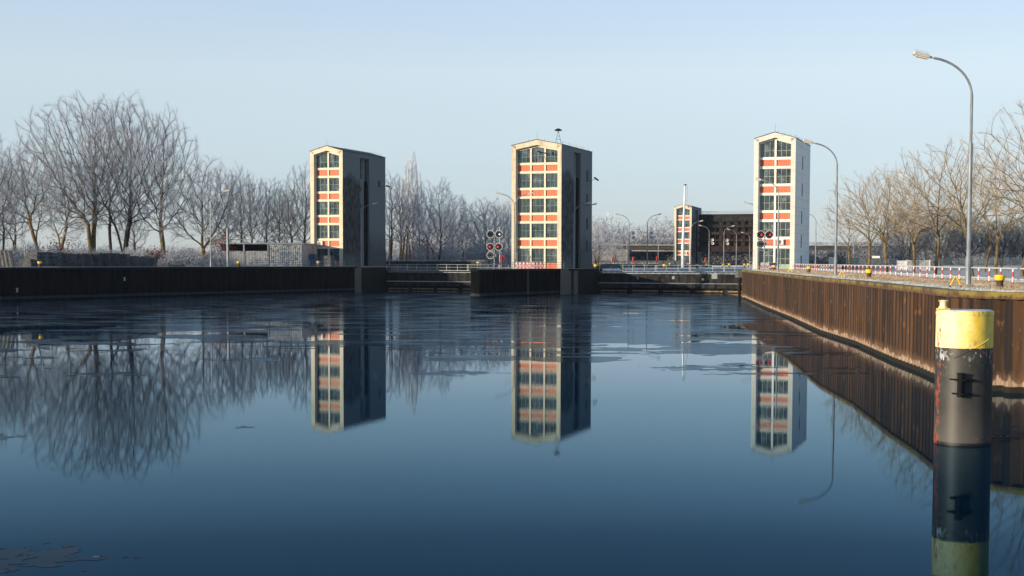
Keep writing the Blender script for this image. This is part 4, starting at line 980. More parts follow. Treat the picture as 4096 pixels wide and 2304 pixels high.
# ------------------------------------------------------------------ bridge
bd = 655; brg = thing('road_bridge', 'long low concrete road bridge crossing behind the raised gate', 'bridge', (px(2430, bd), bd, 4.2), R(.4))
W1 = px(4700, bd) - px(2430, bd)
m = MB(); m.box(-8, W1, -1.2, 12, 9.0, 9.55); m.build('deck_edge', 'bridge_concrete', brg)
m = MB(); m.box(-8, W1, 0, 11, 7.3, 8.998); m.build('girder', 'bridge_dark', brg)
for x0, x1 in ((11, 44), (145, W1)): MB().box(x0, x1, -.6, -.002, 6.35, 7.0).build('lower_beam', 'bridge_concrete', brg)
m = MB()
for z in (10.2, 10.75): m.tube([(-8, -1.1, z), (W1, -1.1, z)], .06, 4)
k = -8
while k < W1: m.tube([(k, -1.1, 9.5), (k, -1.1, 10.8)], .07, 4); k += 3.2
m.build('railing', 'rail_dark', brg)
for x in (4.2, px(3100, bd) - px(2430, bd), px(3895, bd) - px(2430, bd)): MB().box(x, x + 5.2, .3, 10, 0, 7.28).build('pier', 'bridge_concrete', brg)
MB().prism([(-8, 0), (3.5, 0), (3.5, 7.2), (-8, 7.2)], 2, 3, 'y').build('abutment', 'bridge_concrete', brg)
# concrete panel fence behind the chamber
cf = thing('panel_fence', 'pale concrete panel fence between the middle tower and the far car', 'fence', (px(2361, 560), 560, 4.2), 0); k = 0; w_ = 7.2; tot = px(2700, 560) - px(2361, 560)
while k < tot:
    MB().box(k + .1, k + 4.6, 0, .15, 0, 2.1).build('panel', 'slab', cf); MB().box(k - .12, k + .08, -.1, .2, 0, 2.3).build('post', 'bridge_dark', cf); k += 4.75
# hedges with frosted tops
def hedge(label, pts, z, h, w):
    r = thing('hedge', label, 'hedge', (pts[0][0], pts[0][1], z)); V_ = []; Fc = []; MI = []
    P = [Vector((a - pts[0][0], b_ - pts[0][1])) for a, b_ in pts]; Ln = sum((b_ - a).length for a, b_ in zip(P, P[1:])); n = int(Ln * 90)
    for i in range(n):
        s = random.random() * (len(P) - 1); k = int(s); c = P[k].lerp(P[k + 1], s - k)
        q = Vector((c.x + random.uniform(-w, w) / 2, c.y + random.uniform(-w, w) / 2, h * (1 - random.random() ** 2 * .9) + random.uniform(-.05, .12)))
        b = len(V_)
        for _ in range(3): V_.append(tuple(q + Vector((random.gauss(0, .13), random.gauss(0, .13), random.gauss(0, .10)))))
        Fc.append((b, b + 1, b + 2)); MI.append(1 if q.z > h - .1 else 0)
    rawmesh('foliage', V_, Fc, ['hedge', 'frost_grass'], MI, r)
    m = MB()
    for a, b_ in zip(P, P[1:]):
        d = (b_ - a).normalized(); nn = Vector((-d.y, d.x)) * w * .35
        m.prism([(a + nn)[:], (b_ + nn)[:], (b_ - nn)[:], (a - nn)[:]], 0, h * .9)
    m.build('core', 'hedge', r); return r
hedge('dark clipped hedge with frosted top behind the left gate railing', [pp(1525, 312)[:2], pp(1945, 300)[:2]], 4.85, 1.15, 1.3)
hedge('low dark hedge with frosted top behind the right gate', [pp(2361, 440)[:2], pp(2625, 470)[:2]], 4.2, 1.1, 1.5)

# ------------------------------------------------------------------ cars
def car(name, label, loc, rz, paint='car_paint', truck=False):
    r = thing(name, label, 'car', loc, rz)
    b = MB(); prof = [(-2.25, .35), (-2.3, .75), (-2.1, .95), (-1.2, 1.02), (-.6, 1.42), (1.3, 1.48), (2.0, 1.15), (2.3, 1.0), (2.3, .35)]
    b.quadring([[(x, y, .35 + (z - .35) * (1 if abs(y) < .8 else .97)) for x, z in prof] for y in (-.88, -.8, .8, .88)]); b.build('body', paint, r)
    for y in (-.885, .885):
        MB().prism([(-1.05, 1.0), (-.55, 1.34), (1.2, 1.4), (1.75, 1.05)], min(y, y * 1.012), max(y, y * 1.012), 'y').build('side_glass', 'car_glass', r)
        for x in (-1.4, 1.4):
            t_ = MB().quadring([[(x + q_ * math.cos(a * PI / 8), y_, .33 + q_ * math.sin(a * PI / 8)) for a in range(16)] for q_, y_ in ((.33, y * .8), (.33, y * 1.03), (.2, y * 1.035))]).build('wheel', 'tyre', r)
    return r
car('parked_car', 'dark parked car left of the far tower', (px(2655, 590), 590, 4.2), R(12))
MATS['frost_paint'] = MATS['frost_top']
car('parked_car', 'frost covered car half hidden behind stacks on the left bank', (px(722, 290), 290, 4.85), R(-8), 'frost_paint')
tr = thing('box_truck', 'white box truck far behind the slim trees of the right bank', 'truck', (px(3505, 520), 520, 4.6), R(80))
MB().box(0, 5.5, -1.2, 1.2, 1.0, 3.6).build('cargo_box', 'white_paint', tr); MB().box(5.55, 7.3, -1.1, 1.1, .6, 2.7).build('cab', 'white_paint', tr)
MB().box(-.05, 0, -1.1, -.7, .7, .95).build('tail_light', 'red_lamp', tr)
for x in (1, 4.5, 6.4):
    for y in (-1.0, 1.0): MB().quadring([[(x + q_ * math.cos(a * PI / 8), y_, .48 + q_ * math.sin(a * PI / 8)) for a in range(16)] for q_, y_ in ((.48, y - .12), (.48, y + .12))]).build('wheel', 'tyre', tr)

# ------------------------------------------------------------------ fences and gate of the right bank
def meshfence(label, a, b_, h=1.9):
    a = Vector(a); b_ = Vector(b_); d = (b_ - a); Ln = d.length; r = thing('mesh_fence', label, 'fence', (a.x, a.y, 4.6), math.atan2(d.y, d.x)); k = 0
    while k < Ln:
        m = MB(); e = min(k + 2.5, Ln)
        for i in range(14): x = k + (e - k) * i / 14; m.beam((x, 0, .05), (x, 0, h), .025, .02)
        for z in (.1, .5, .9, 1.3, 1.7, h): m.beam((k, -.02, z), (e, -.02, z), .02, .03)
        m.build('mesh_panel', 'rail_dark', r); MB().box(k - .04, k + .04, -.04, .04, 0, h + .1).build('post', 'rail_dark', r); k += 2.5
    return r
meshfence('dark wire mesh fence left of the white gate on the right bank', pp(3385, 236)[:2], pp(3586, 222)[:2])
meshfence('dark wire mesh fence right of the white gate on the right bank', pp(3720, 224)[:2], pp(4170, 206)[:2], 2.0)
cw = thing('concrete_wall', 'low pale concrete wall with posts behind the left mesh fence', 'wall', pp(3315, 262)); W2 = px(3525, 262) - px(3315, 262)
MB().box(0, 1.2, 0, .3, 0, 2.3).build('end_panel', 'white_concrete', cw); MB().box(2.4, W2, .1, .35, 0, 2.1).build('wall_panel', 'slab', cw)
wg = thing('steel_gate', 'white double gate, one half solid and one half barred, under the trees', 'gate', pp(3590, 223), R(-3))
wW = px(3717, 223) - px(3590, 223)
MB().box(0, wW * .27, -.02, .02, .15, 1.62).build('solid_leaf', 'white_paint', wg)
m = MB(); x = wW * .3
while x < wW: m.box(x, x + .05, -.02, .02, .15, 1.6); x += .17
m.box(wW * .3, wW, -.03, .03, 1.6, 1.66); m.box(wW * .3, wW, -.03, .03, .12, .18); m.build('barred_leaf', 'white_paint', wg)
for x in (-.06, wW * .285, wW): MB().box(x - .05, x + .05, -.06, .06, 0, 1.75).build('post', 'white_paint', wg)

# ------------------------------------------------------------------ stacks on the left quay
SG = 4.85
def quay_pt(p, back):     # point behind the left quay edge seen in column p
    k = (p - 2048) / 5697
    a, b_ = (Vector(LQ[1]), Vector(LQ[2])) if p > 0 else (Vector(LQ[0]), Vector(LQ[1]))
    t = (k * a.y - a.x) / ((b_.x - a.x) - k * (b_.y - a.y)); q = a.lerp(b_, t); s = (q.y + back) / q.y
    return q.x * s, q.y * s
def leaning():
    x, y = quay_pt(-40, 4); r = thing('corrugated_sheets', 'stack of grey corrugated sheets leaning at the left edge', 'roof sheets', (x, y, SG), R(-8)); m = MB()
    for k in range(3):
        n = 26; b = len(m.v)
        for z, off in ((.0, .0), (2.45, -.5)):
            m.v.extend([(i * .15 + off * .9, -.12 * k + .07 * math.sin(i * PI / 2) , z + .02 * k) for i in range(n)])
        for i in range(n - 1): m.f.append((b + i, b + i + 1, b + n + i + 1, b + n + i)); m.m.append(0)
    m.build('sheets', 'slab', r)
leaning()
def make_slab():
    r = MB().box(0, 2.0, 0, 1.1, 0, .52).build('concrete_slab', 'slab'); return tag(r, 's', 'concrete slab')
slab0 = make_slab(); first = True
for (p, n, s, lab) in ((75, 2, .9, 'short'), (97, 4, 1.0, 'pale'), (128, 4, 1.05, 'middle'), (158, 4, .6, 'narrow'), (182, 4, .95, 'dark'), (208, 4, .62, 'slim')):
    x, y = quay_pt(p, 6); gl = 'concrete slabs in the left quay stacks'; col_ = {75: 'beside the leaning corrugated sheets', 97: 'in the widest pale stack of the left quay', 128: 'in the stack left of the yellow bollard', 158: 'in the narrow stack behind the yellow bollard', 182: 'in the dark stack right of the yellow bollard', 208: 'in the slim stack before the timber piles'}[p]
    lvl = ['lowest', 'second', 'third', 'topmost']
    for k in range(n):
        L_ = '%s concrete slab %s' % (lvl[k], col_); loc = (x + random.uniform(-.06, .06), y, SG + .12 + k * .56)
        if first: slab0.location = loc; slab0['label'] = L_; slab0['group'] = gl; slab0.scale = (s, 1, 1); first = False
        else:
            c = slab0.copy(); COL.objects.link(c); c.location = loc; c.scale = (s, 1, 1); c.rotation_euler = (0, 0, R(-6) + random.uniform(-.03, .03)); c['label'] = L_
def make_pallet():
    r = thing('timber_pallet', 'p', 'pallet')
    for k in range(3): MB().box(0, 2.6, k * .5, k * .5 + .12, 0, .1).build('bearer', 'old_timber', r)
    m = MB()
    for k in range(9): m.box(k * .29 + random.uniform(-.02, .02), k * .29 + .24, -.05 + random.uniform(-.05, .05), 1.25 + random.uniform(-.1, .1), .102, .15)
    m.build('boards', 'frost_timber', r); return r
pal = make_pallet(); first = True
PS = [(236, 13, 'dark pallet in the tall stack beside the concrete slabs'), (262, 13, 'dark pallet in the second stack right of the concrete slabs'), (300, 13, 'pallet in the stack under the leftmost leaning trunk'), (335, 14, 'pallet in the brushy stack under the big trees'), (372, 14, 'pallet in the stack left of the twin trunks'), (408, 14, 'pallet in the stack under the V-shaped tree'), (446, 13, 'pallet in the stack with a bramble tangle'), (486, 11, 'pallet in the stack beside the pipe frame'), (522, 10, 'pallet in the frosted stack right of the pipe frame'), (558, 11, 'pallet in the last tall stack of the left quay'), (612, 4, 'pallet in the low stack at the foot of the straight tree'), (668, 3, 'pallet in the low frosted stack by the hidden car'), (745, 2, 'pallet in the lowest pile near the lamp post')]
for i, (p, n, lab) in enumerate(PS):
    x, y = quay_pt(p, 6 if p < 590 else 9)
    for k in range(n):
        loc = (x + random.uniform(-.12, .12), y + random.uniform(-.1, .1), SG + k * .165); a = R(-4) + random.uniform(-.04, .04)
        if first: pal.location = loc; pal['label'] = lab; pal['group'] = 'pallets of ' + lab.split(' in ')[1]; first = False
        else: dup(pal, lab, loc, a, 'pallets of ' + lab.split(' in ')[1])
def frame_(label, p, back, w, h):
    x, y = quay_pt(p, back); r = thing('pipe_frame', label, 'pipe frame', (x, y, SG)); m = MB()
    for yy in (0, 1.0):
        m.tube([(0, yy, 0), (0, yy, h), (w, yy, h), (w, yy, 0)], .045, 5); m.tube([(0, yy, h * .62), (w, yy, h * .62)], .035, 5)
    m.tube([(0, 0, h * .62), (w, 0, h)], .03, 5); m.build('frame', 'galv', r)
frame_('pipe rack rising behind the concrete slabs at the left edge', 34, 10, 2.4, 4.0)
frame_('pipe rack rising behind the timber stacks near the straight tree', 503, 12, 2.6, 3.3)
# ================================================================== TREES
def nrm(v): return v / (np.linalg.norm(v, axis=-1, keepdims=True) + 1e-9)
def perp(d, rg):
    a = rg.normal(size=3); a -= d * a.dot(d); return a / (np.linalg.norm(a) + 1e-9)
class Tree:
    """crown grown towards points scattered through its envelope; branch thickness from the twigs it carries"""
    def __init__(s, seed, sp, H, stems):
        rg = s.rg = np.random.default_rng(seed); s.sp = sp; st = sp['step'] * H / 30.0
        pts = []
        for (cx_, cy_, cz_, rx, ry, rz, n) in sp['env']:
            q = nrm(rg.normal(size=(n, 3))) * (rg.random((n, 1)) ** sp.get('fill', .42)); q[:, 2] = np.where(q[:, 2] < 0, q[:, 2] * sp.get('low', 1), q[:, 2])
            q = q * (1 + .10 * np.sin(q[:, :1] * 9 + cx_ * 40) + .08 * np.cos(q[:, 1:2] * 8 + q[:, 2:] * 6))
            pts.append(q * np.array([rx, ry, rz]) * H + np.array([cx_, cy_, cz_]) * H)
        A = np.vstack(pts); A = A[A[:, 2] > sp['clear'] * H * .75]
        P_ = []; par = []; D = []
        for (lx, ly, fk) in stems:
            p = np.array([lx * .35, ly * .35, -.2]); last = -1; d = nrm(np.array([lx, ly, 1.0]))
            while p[2] < fk * H:
                P_.append(p.copy()); par.append(last); last = len(P_) - 1; D.append(d.copy())
                d = nrm(d + rg.normal(size=3) * .05 + np.array([-lx * .05, 0, .05])); p = p + d * st
        P_ = list(P_); nk = [0] * len(P_); best = np.full(len(A), 1e9); who = np.zeros(len(A), int); new = np.arange(len(P_)); Pn = np.array(P_)
        for it in range(150):
            NP = np.array([P_[i] for i in new])
            if len(NP) and len(A):
                dd = np.linalg.norm(A[:, None] - NP[None], axis=2); m = dd.min(1); k = dd.argmin(1); up = m < best
                best[up] = m[up]; who[up] = new[k[up]]
            keep = best > st * 1.15; A = A[keep]; best = best[keep]; who = who[keep]
            if not len(A): break
            act = best < st * (60 if it < 25 else 9)
            if not act.any(): break
            new = []
            for i in np.unique(who[act]):
                sel = np.where((who == i) & act)[0]; tn = nrm(A[sel] - P_[i]); ok = tn @ D[i] > (-.25 if nk[i] else .30)
                best[sel[(~ok) & (best[sel] < st * 2.2)]] = 0
                if not ok.any() or nk[i] > 3: continue
                g = tn[ok].sum(0) / ok.sum()
                if np.linalg.norm(g) < .15: g = g + rg.normal(size=3) * .3
                gg = nrm(g)
                nk[i] += 1; nk.append(0)
                d = nrm(gg * (1 - sp['inert']) + D[i] * sp['inert'] + np.array([0, 0, sp['up']]) + rg.normal(size=3) * .05)
                q = P_[i] + d * st
                P_.append(q); par.append(int(i)); D.append(d); new.append(len(P_) - 1)
            new = np.array(new, int)
            if len(P_) > 7500 or not len(new): break
        P_ = np.array(P_); par = np.array(par); D = np.array(D); n = len(P_)
        for _ in range(9):      # relax the zigzag left by the stepwise growth
            sm = np.zeros_like(P_); ct = np.zeros(n); j = np.where(par >= 0)[0]; np.add.at(sm, par[j], P_[j]); np.add.at(ct, par[j], 1)
            k = j[ct[j] > 0]; P2_ = P_.copy(); P2_[k] = .5 * P_[k] + .25 * P_[par[k]] + .25 * sm[k] / ct[k, None]; P_ = P2_
        cnt = np.zeros(n); kids = np.zeros(n, int)
        for i in range(n - 1, -1, -1):
            if kids[i] == 0: cnt[i] = 1
            if par[i] >= 0: cnt[par[i]] += cnt[i]; kids[par[i]] += 1
        tot = cnt[par < 0].max(); r = sp['thick'] * H * (cnt / tot) ** .54; r = np.maximum(r, sp['tww'] * .8)
        i = np.where(par >= 0)[0]; a = P_[par[i]]; q = P_[i]; ra = np.minimum(r[par[i]], r[i] * 1.5); S_ = np.column_stack([a, ra, q, r[i]])
        s.thick = S_[r[i] > sp['thick'] * H * .30]; s.mid = S_[(r[i] <= sp['thick'] * H * .30) & (r[i] > sp['tww'] * 1.5)]; s.thin = S_[r[i] <= sp['tww'] * 1.5]
        src = i[(cnt[i] <= sp.get('tmax', 7))]; k = sp['tw']; src = np.repeat(src, k); m_ = len(src); st_ = P_[src] - D[src] * st * rg.random((m_, 1))
        c = nrm(D[src] + rg.normal(size=(m_, 3)) * sp['sp'] + np.array([0, 0, sp.get('tup', .15)])); s.tw = np.column_stack([st_, st_ + c * sp['twl'] * rg.uniform(.4, 1.35, (m_, 1))])
    def tubes(s, segs, n, minr=0.0):
        A = np.array(segs); p, r0, q, r1 = A[:, :3], A[:, 3], A[:, 4:7], A[:, 7]
        d = nrm(q - p); a = nrm(np.cross(d, np.array([.31, .17, .93]))); b = np.cross(d, a); N = len(A)
        q = q + d * (r1[:, None] * .35)
        r0 = np.maximum(r0, minr)[:, None]; r1 = np.maximum(r1, minr)[:, None]; V_ = np.zeros((N, 2 * n, 3))
        for k in range(n):
            c, sn = math.cos(2 * PI * k / n), math.sin(2 * PI * k / n)
            V_[:, k] = p + (a * c + b * sn) * r0; V_[:, n + k] = q + (a * c + b * sn) * r1
        base = (np.arange(N) * 2 * n)[:, None]; F_ = []
        for k in range(n): j = (k + 1) % n; F_.append(base + np.array([k, j, n + j, n + k]))
        return V_.reshape(-1, 3), np.concatenate(F_)
    def mesh(s):
        trunk = s.tubes(s.thick, 7); a = s.tubes(s.mid, 4); b = s.tubes(s.thin, 3)
        T = np.array(s.tw); p, q = T[:, :3], T[:, 3:]; d = nrm(q - p); w = nrm(np.cross(d, s.rg.normal(size=p.shape))) * s.sp['tww']
        m_ = (p + q) / 2 + s.rg.normal(size=p.shape) * .05
        # a twig: a thin kite, widest a third of the way, then a side shoot
        Vt = np.stack([p - w * .3, m_ - w * .5, q, m_ + w * .5], 1).reshape(-1, 3); Ft = (np.arange(len(T)) * 4)[:, None] + np.arange(4)
        sd = nrm(d + s.rg.normal(size=p.shape) * .6); L2 = np.linalg.norm(q - p, axis=1, keepdims=True) * .55
        Vs = np.stack([m_ - w * .3, m_ + sd * L2 * .5 - w * .4, m_ + sd * L2, m_ + sd * L2 * .5 + w * .4], 1).reshape(-1, 3)
        V_ = np.vstack([a[0], b[0], Vt, Vs]); o1 = len(a[0]); o2 = o1 + len(b[0]); o3 = o2 + len(Vt)
        F_ = np.vstack([a[1], b[1] + o1, Ft + o2, Ft + o3]); mi = np.concatenate([np.zeros(len(a[1])), np.ones(len(b[1])), np.full(2 * len(Ft), 2)])
        return trunk, (V_, F_, mi)
def make_tree(name, seed, sp, H, mats, stems=((0, 0, .2),), bark='bark'):
    t = Tree(seed, sp, H, stems); tr, cr = t.mesh()
    k = H / np.percentile(cr[0][:, 2], 99.9)
    root = thing(name, 't', 'tree'); rawmesh('trunk', tr[0] * k, tr[1], bark, None, root); rawmesh('crown', cr[0] * k, cr[1], mats, cr[2], root)
    root['_h'] = H; return root
def E_(*env, **k):
    d = dict(env=env, step=.62, inert=.42, up=.05, clear=.16, thick=.015, tw=5, twl=.95, tww=.020, sp=.42, fill=.40); d.update(k); return d
BIGA = E_((-.13, 0, .60, .33, .28, .40, 3600), (.10, 0, .62, .20, .22, .38, 1700), clear=.20, tw=15, step=.56, tmax=12, twl=1.25, tww=.015, sp=.34)
BIGB = E_((0, 0, .61, .29, .26, .39, 3800), (.14, 0, .55, .20, .22, .32, 1300), clear=.18, tw=15, step=.56, tmax=12, twl=1.25, tww=.015, sp=.34)
BIGC = E_((0, 0, .58, .24, .23, .42, 3400), tw=13, tmax=10, twl=1.2, tww=.015, sp=.34, clear=.18, thick=.0145)
BIGD = E_((-.12, 0, .60, .34, .30, .38, 2900), tw=12, tmax=10, twl=1.1, tww=.015, sp=.36, clear=.2, step=.68, thick=.014)
WIDE = E_((0, 0, .56, .46, .40, .44, 3900), tw=12, tmax=9, clear=.16, step=.78, thick=.019, low=.85, twl=.95, tww=.014, sp=.36)
SLIM = E_((0, 0, .60, .19, .18, .40, 2100), tw=12, tww=.015, sp=.36, clear=.22, step=.7, thick=.0105)
SLIM2 = E_((-.06, 0, .58, .27, .24, .42, 2500), tw=12, tww=.015, sp=.36, clear=.18, step=.75, thick=.011)
POP = E_((0, 0, .54, .095, .095, .45, 3600), clear=.08, up=.30, inert=.55, thick=.011, sp=.22, tup=.6, step=.5, tmax=14, tw=15, twl=1.3, tww=.020)
FROST = E_((0, 0, .55, .36, .33, .45, 3200), clear=.12, step=.85, thick=.013, tw=12, twl=.8, tww=.018, sp=.6)
LIME = E_((0, 0, .60, .48, .44, .40, 1500), clear=.24, step=1.15, thick=.013, tw=9, twl=.75, tww=.008, sp=.45, inert=.5, low=.75)
LIME2 = E_((-.14, 0, .61, .54, .44, .39, 1500), clear=.22, step=1.15, thick=.014, tw=9, twl=.75, tww=.008, sp=.45, inert=.5, low=.75)
SMALL = E_((0, 0, .62, .30, .30, .36, 900), clear=.26, step=1.6, thick=.013, tw=3, twl=.6, tww=.018, sp=.6)
DK = ['bark', 'frost_twig', 'fine_frost']; FR = ['bark', 'frost_twig', 'fine_frost']; TN = ['mossy_bark', 'tan_twig', 'tan_twig']; DD = ['bark', 'dark_twig', 'dark_twig']
FB = ['bark', 'frost_twig', 'frost_twig']
protos = {}
def P(key, *a, **k): protos[key] = make_tree(*a, **k); protos[key]['_used'] = 0
P('bigA', 'bare_tree', 11, BIGA, 34, DK, ((-.16, 0, .26), (.04, .04, .3)), bark='mossy_bark')
P('bigB', 'bare_tree', 12, BIGB, 33, DK, ((-.03, 0, .2), (.13, 0, .26)), bark='bark')
P('bigC', 'bare_tree', 13, BIGC, 31, DK, ((.02, 0, .22),), bark='mossy_bark')
P('bigD', 'bare_tree', 14, BIGD, 23, DK, ((-.30, 0, .3), (-.05, .1, .35)), bark='mossy_bark')
P('wideA', 'bare_tree', 15, WIDE, 20, DK, ((.05, 0, .16),), bark='mossy_bark')
P('slimA', 'bare_tree', 16, SLIM, 24, DK, ((.0, 0, .28),))
P('slimB', 'bare_tree', 17, SLIM2, 22, FB, ((-.15, 0, .25), (.08, 0, .3)))
P('wideB', 'frosted_tree', 18, FROST, 17, FR, ((-.34, 0, .2), (.25, 0, .25)))
P('pop', 'poplar_tree', 19, POP, 29, ['bark', 'frost_twig', 'bright_frost'], ((0, 0, .12),))
P('limeA', 'bare_tree', 20, LIME, 14, TN, ((0, 0, .24),), bark='mossy_bark')
P('limeB', 'bare_tree', 21, LIME, 14, TN, ((.08, 0, .26),), bark='mossy_bark')
P('limeC', 'bare_tree', 24, LIME2, 14, TN, ((-.12, 0, .28),), bark='mossy_bark')
P('small', 'bare_tree', 22, SMALL, 8, DD, ((0, 0, .28),))
P('dark', 'bare_tree', 23, WIDE, 12, DD, ((-.1, 0, .12), (.2, 0, .16)))
def tree(key, p, d, z, H, rz, label, group, sx=1.0):
    pr = protos[key]; h = pr['_h']; s = H / h; loc = (px(p, d), d, z); sc3 = (s * sx, s * sx, s)
    if not pr['_used']:
        pr['_used'] = 1; pr.location = loc; pr.rotation_euler = (0, 0, rz); pr.scale = sc3; pr['label'] = label; pr['group'] = group; return pr
    return dup(pr, label, loc, rz, group, sc3)
G1 = 'tall bare trees at the left end'; G2 = 'bare trees behind the shed'; G3 = 'trees between the left and middle tower'; G4 = 'slim trees on the right bank'
T = tree
T('bigA', 372, 300, 4.85, 36.3, .0, 'tall bare tree with twin trunks leaning left, biggest crown at left', G1)
T('bigB', 496, 298, 4.85, 36, .0, 'tall bare tree with a forked trunk just right of the twin trunks', G1)
T('slimA', 446, 312, 4.85, 33, .5, 'slender bare tree between the twin trunks and the forked tree', G1)
T('bigC', 653, 294, 4.85, 33.0, .0, 'straight bare tree standing clear at the right of the big left group', G1, 1.05)
T('bigD', 160, 284, 4.85, 25.5, .0, 'crooked bare tree with sunlit mossy trunks leaning left', G1)
T('bigD', 232, 305, 4.85, 24, 2.8, 'smaller crooked tree between the mossy trunks and the twin trunks', G1)
T('slimB', 60, 286, 4.85, 21.5, .3, 'slender twin-stemmed tree close to the left edge of the photo', G1)
T('slimA', 12, 268, 4.85, 20, 2.0, 'thin tree cut by the left edge of the photo', G1)
T('slimB', -70, 268, 4.85, 25, 3.0, 'leaning tree just outside the left edge', G1)
T('slimB', 540, 305, 4.85, 15, 1.0, 'short frosted tree seen under the forked tree', G1)
T('wideA', 815, 292, 4.85, 22.3, .0, 'broad low-branching tree with thick mossy trunk by the lamp post', G2)
for i, (p, d, H, k, rz, lab) in enumerate(((905, 302, 20.5, 'slimB', .4, 'slender tree behind the left end of the shed'), (962, 298, 21.5, 'slimA', 2.1, 'slender tree second from the lamp post, behind the dark shed bays'), (1003, 300, 19, 'bigC', 3.6, 'upright tree behind the middle of the shed'), (1062, 308, 19, 'slimB', 4.1, 'slender tree behind the right half of the shed'), (1120, 300, 17.0, 'slimA', 5.2, 'thin tree behind the closed part of the shed'), (1168, 306, 18, 'bigD', 1.2, 'leaning tree behind the right end of the shed'), (1222, 310, 22.5, 'bigC', .8, 'taller tree partly hidden by the left tower'))):
    T(k, p, d, 4.85, H, rz, lab, G2)
for i, (p, d, H, k, rz, lab) in enumerate(((1562, 330, 22, 'slimA', 3.0, 'tall bare tree right behind the edge of the left tower'), (1600, 350, 22.0, 'bigC', 2.2, 'bare tree between the left tower and the poplar'), (1648, 372, 29.0, 'pop', 0, 'tall narrow frosted poplar between the left and middle towers'), (1612, 366, 22, 'pop', 2, 'shorter frosted poplar at the left of the tall one'), (1682, 345, 18.5, 'slimB', 1.0, 'frosted slender tree below the right side of the poplar'), (1748, 332, 20.5, 'wideB', .0, 'frosted tree with a V-shaped trunk behind the left gate'), (1815, 362, 17.5, 'wideB', 2.4, 'frosted drooping tree right of the V-shaped one'), (1853, 322, 9, 'small', .5, 'small young tree before the frosted drooping tree'), (1937, 334, 16, 'wideA', 2.0, 'dark rounded tree just left of the octagonal signals'), (1990, 362, 17, 'wideB', 4.0, 'frosted tree behind the octagonal signals'), (2030, 372, 17.5, 'pop', 1.0, 'frosted tree at the left edge of the middle tower'), (1715, 380, 16, 'slimB', 3.0, 'pale thin tree far behind the left gate'), (1780, 400, 15, 'wideB', 5.0, 'pale frosted tree low behind the V-shaped tree'), (1880, 410, 14, 'wideB', 1.7, 'faint frosted tree behind the small young tree'))):
    T(k, p, d, 4.85 if d < 372 else 4.85, H, rz, lab, G3)
T('wideB', 2388, 420, 4.2, 14.0, .9, 'frosted bushy tree right beside the middle tower', 'frosted trees behind the right gate'); T('wideB', 2460, 500, 4.2, 10.5, 2.9, 'low frosted tree before the road bridge', 'frosted trees behind the right gate')
for (p, d, H, k, rz, lab) in ((3477, 190, 14.0, 'limeA', .0, 'slim tree behind the second yellow bollard of the right bank'), (3549, 186, 14.2, 'limeB', 1.0, 'leftmost leaning trunk of the close pair on the right bank'), (3544, 181, 13.6, 'limeA', 2.6, 'straight trunk of the close pair on the right bank'), (3657, 156, 12.4, 'limeB', 3.3, 'slim mossy tree in front of the white gate'), (3741, 147, 14.0, 'limeA', 4.4, 'tree forking low just right of the white gate'), (3894, 131, 13.0, 'limeC', .2, 'leaning mossy tree right of the nearest lamp post'), (3937, 199, 14.2, 'limeB', 5.0, 'straight trunk farther back between the two last lamp side trees'), (3983, 166, 14.6, 'limeA', 5.6, 'thick-trunked tree behind the nearest bollard'), (4083, 140, 15.0, 'limeC', 2.2, 'last sunlit tree at the right edge of the photo'), (4190, 112, 14.5, 'limeC', .9, 'tree beyond the right edge reaching in with bare branches'), (3400, 215, 11.5, 'limeB', .7, 'small sunlit tree between the second lamp post and the slim trees')):
    T(k, p, d, 4.6, H, rz, lab, G4)
for (p, d, H, k, rz, lab) in ((3402, 300, 7.5, 'small', 0, 'small dark tree behind the left mesh fence'), (3625, 300, 13.5, 'dark', .3, 'dark spreading tree behind the white gate'), (3765, 318, 14.5, 'dark', 2.1, 'dark V-branched tree behind the right mesh fence'), (3872, 330, 13.0, 'dark', 4.1, 'dark tree behind the leaning mossy trunk'), (4005, 330, 12, 'dark', 5.1, 'dark tree under the bridge right of the nearest bollard'), (4090, 350, 13, 'dark', 1.2, 'dark tree under the bridge at the right edge'), (3700, 350, 11, 'small', 2.2, 'small dark tree between the two dark spreading ones')):
    T(k, p, d, 4.6, H, rz, lab, 'dark trees behind the white gate')
# the wood on the left bank up the canal, beside the camera: its shade falls on the first tower's foot
SH = [(-134, 232, 17, 'bigB'), (-148, 224, 18, 'bigC'), (-160, 230, 20, 'bigA'), (-142, 208, 18, 'wideA'), (-152, 244, 19, 'bigC'), (-168, 212, 21, 'bigB')]
for i, (x, y, H, k) in enumerate(SH):
    tree(k, x / y * 5697 + 2048, y, 4.85, H, i * 1.3, 'bare tree in the wood on the left bank outside the photo', 'trees of the wood on the left bank outside the photo')
# small shrubs with red leaves
def leafy(label, p, d, z, h, w, mat, n=700):
    r = thing('leafy_shrub', label, 'shrub', (px(p, d), d, z)); A = rng.normal(size=(n, 3)) * np.array([w * .4, w * .4, h * .22]) + np.array([0, 0, h * .62])
    A = np.maximum(A, np.array([-99, -99, .1])); o = rng.normal(size=(n, 3, 3)) * .11; rawmesh('leaves', (A[:, None] + o).reshape(-1, 3), np.arange(n * 3).reshape(-1, 3), mat, None, r)
    m = MB()
    for k in range(7): a = rng.random() * 6.28; m.tube([(0, 0, 0), (w * .3 * math.cos(a), w * .3 * math.sin(a), h * .8)], [.06, .02], 4)
    m.build('stems', 'bark', r)
leafy('young oak with brown-red leaves between the left trunks', 250, 245, 4.85, 5.2, 4.2, 'red_leaf', 620)
leafy('round dark red shrub left of the straight tree', 622, 255, 4.85, 3.4, 2.6, 'red_leaf', 520)
leafy('rusty leaved shrub between the thick tree and the shed', 880, 268, 4.85, 6.5, 3.4, 'red_leaf', 700)
leafy('reddish shrub among the trunks right of the left tower', 1680, 340, 4.85, 7, 3.4, 'red_leaf', 420)
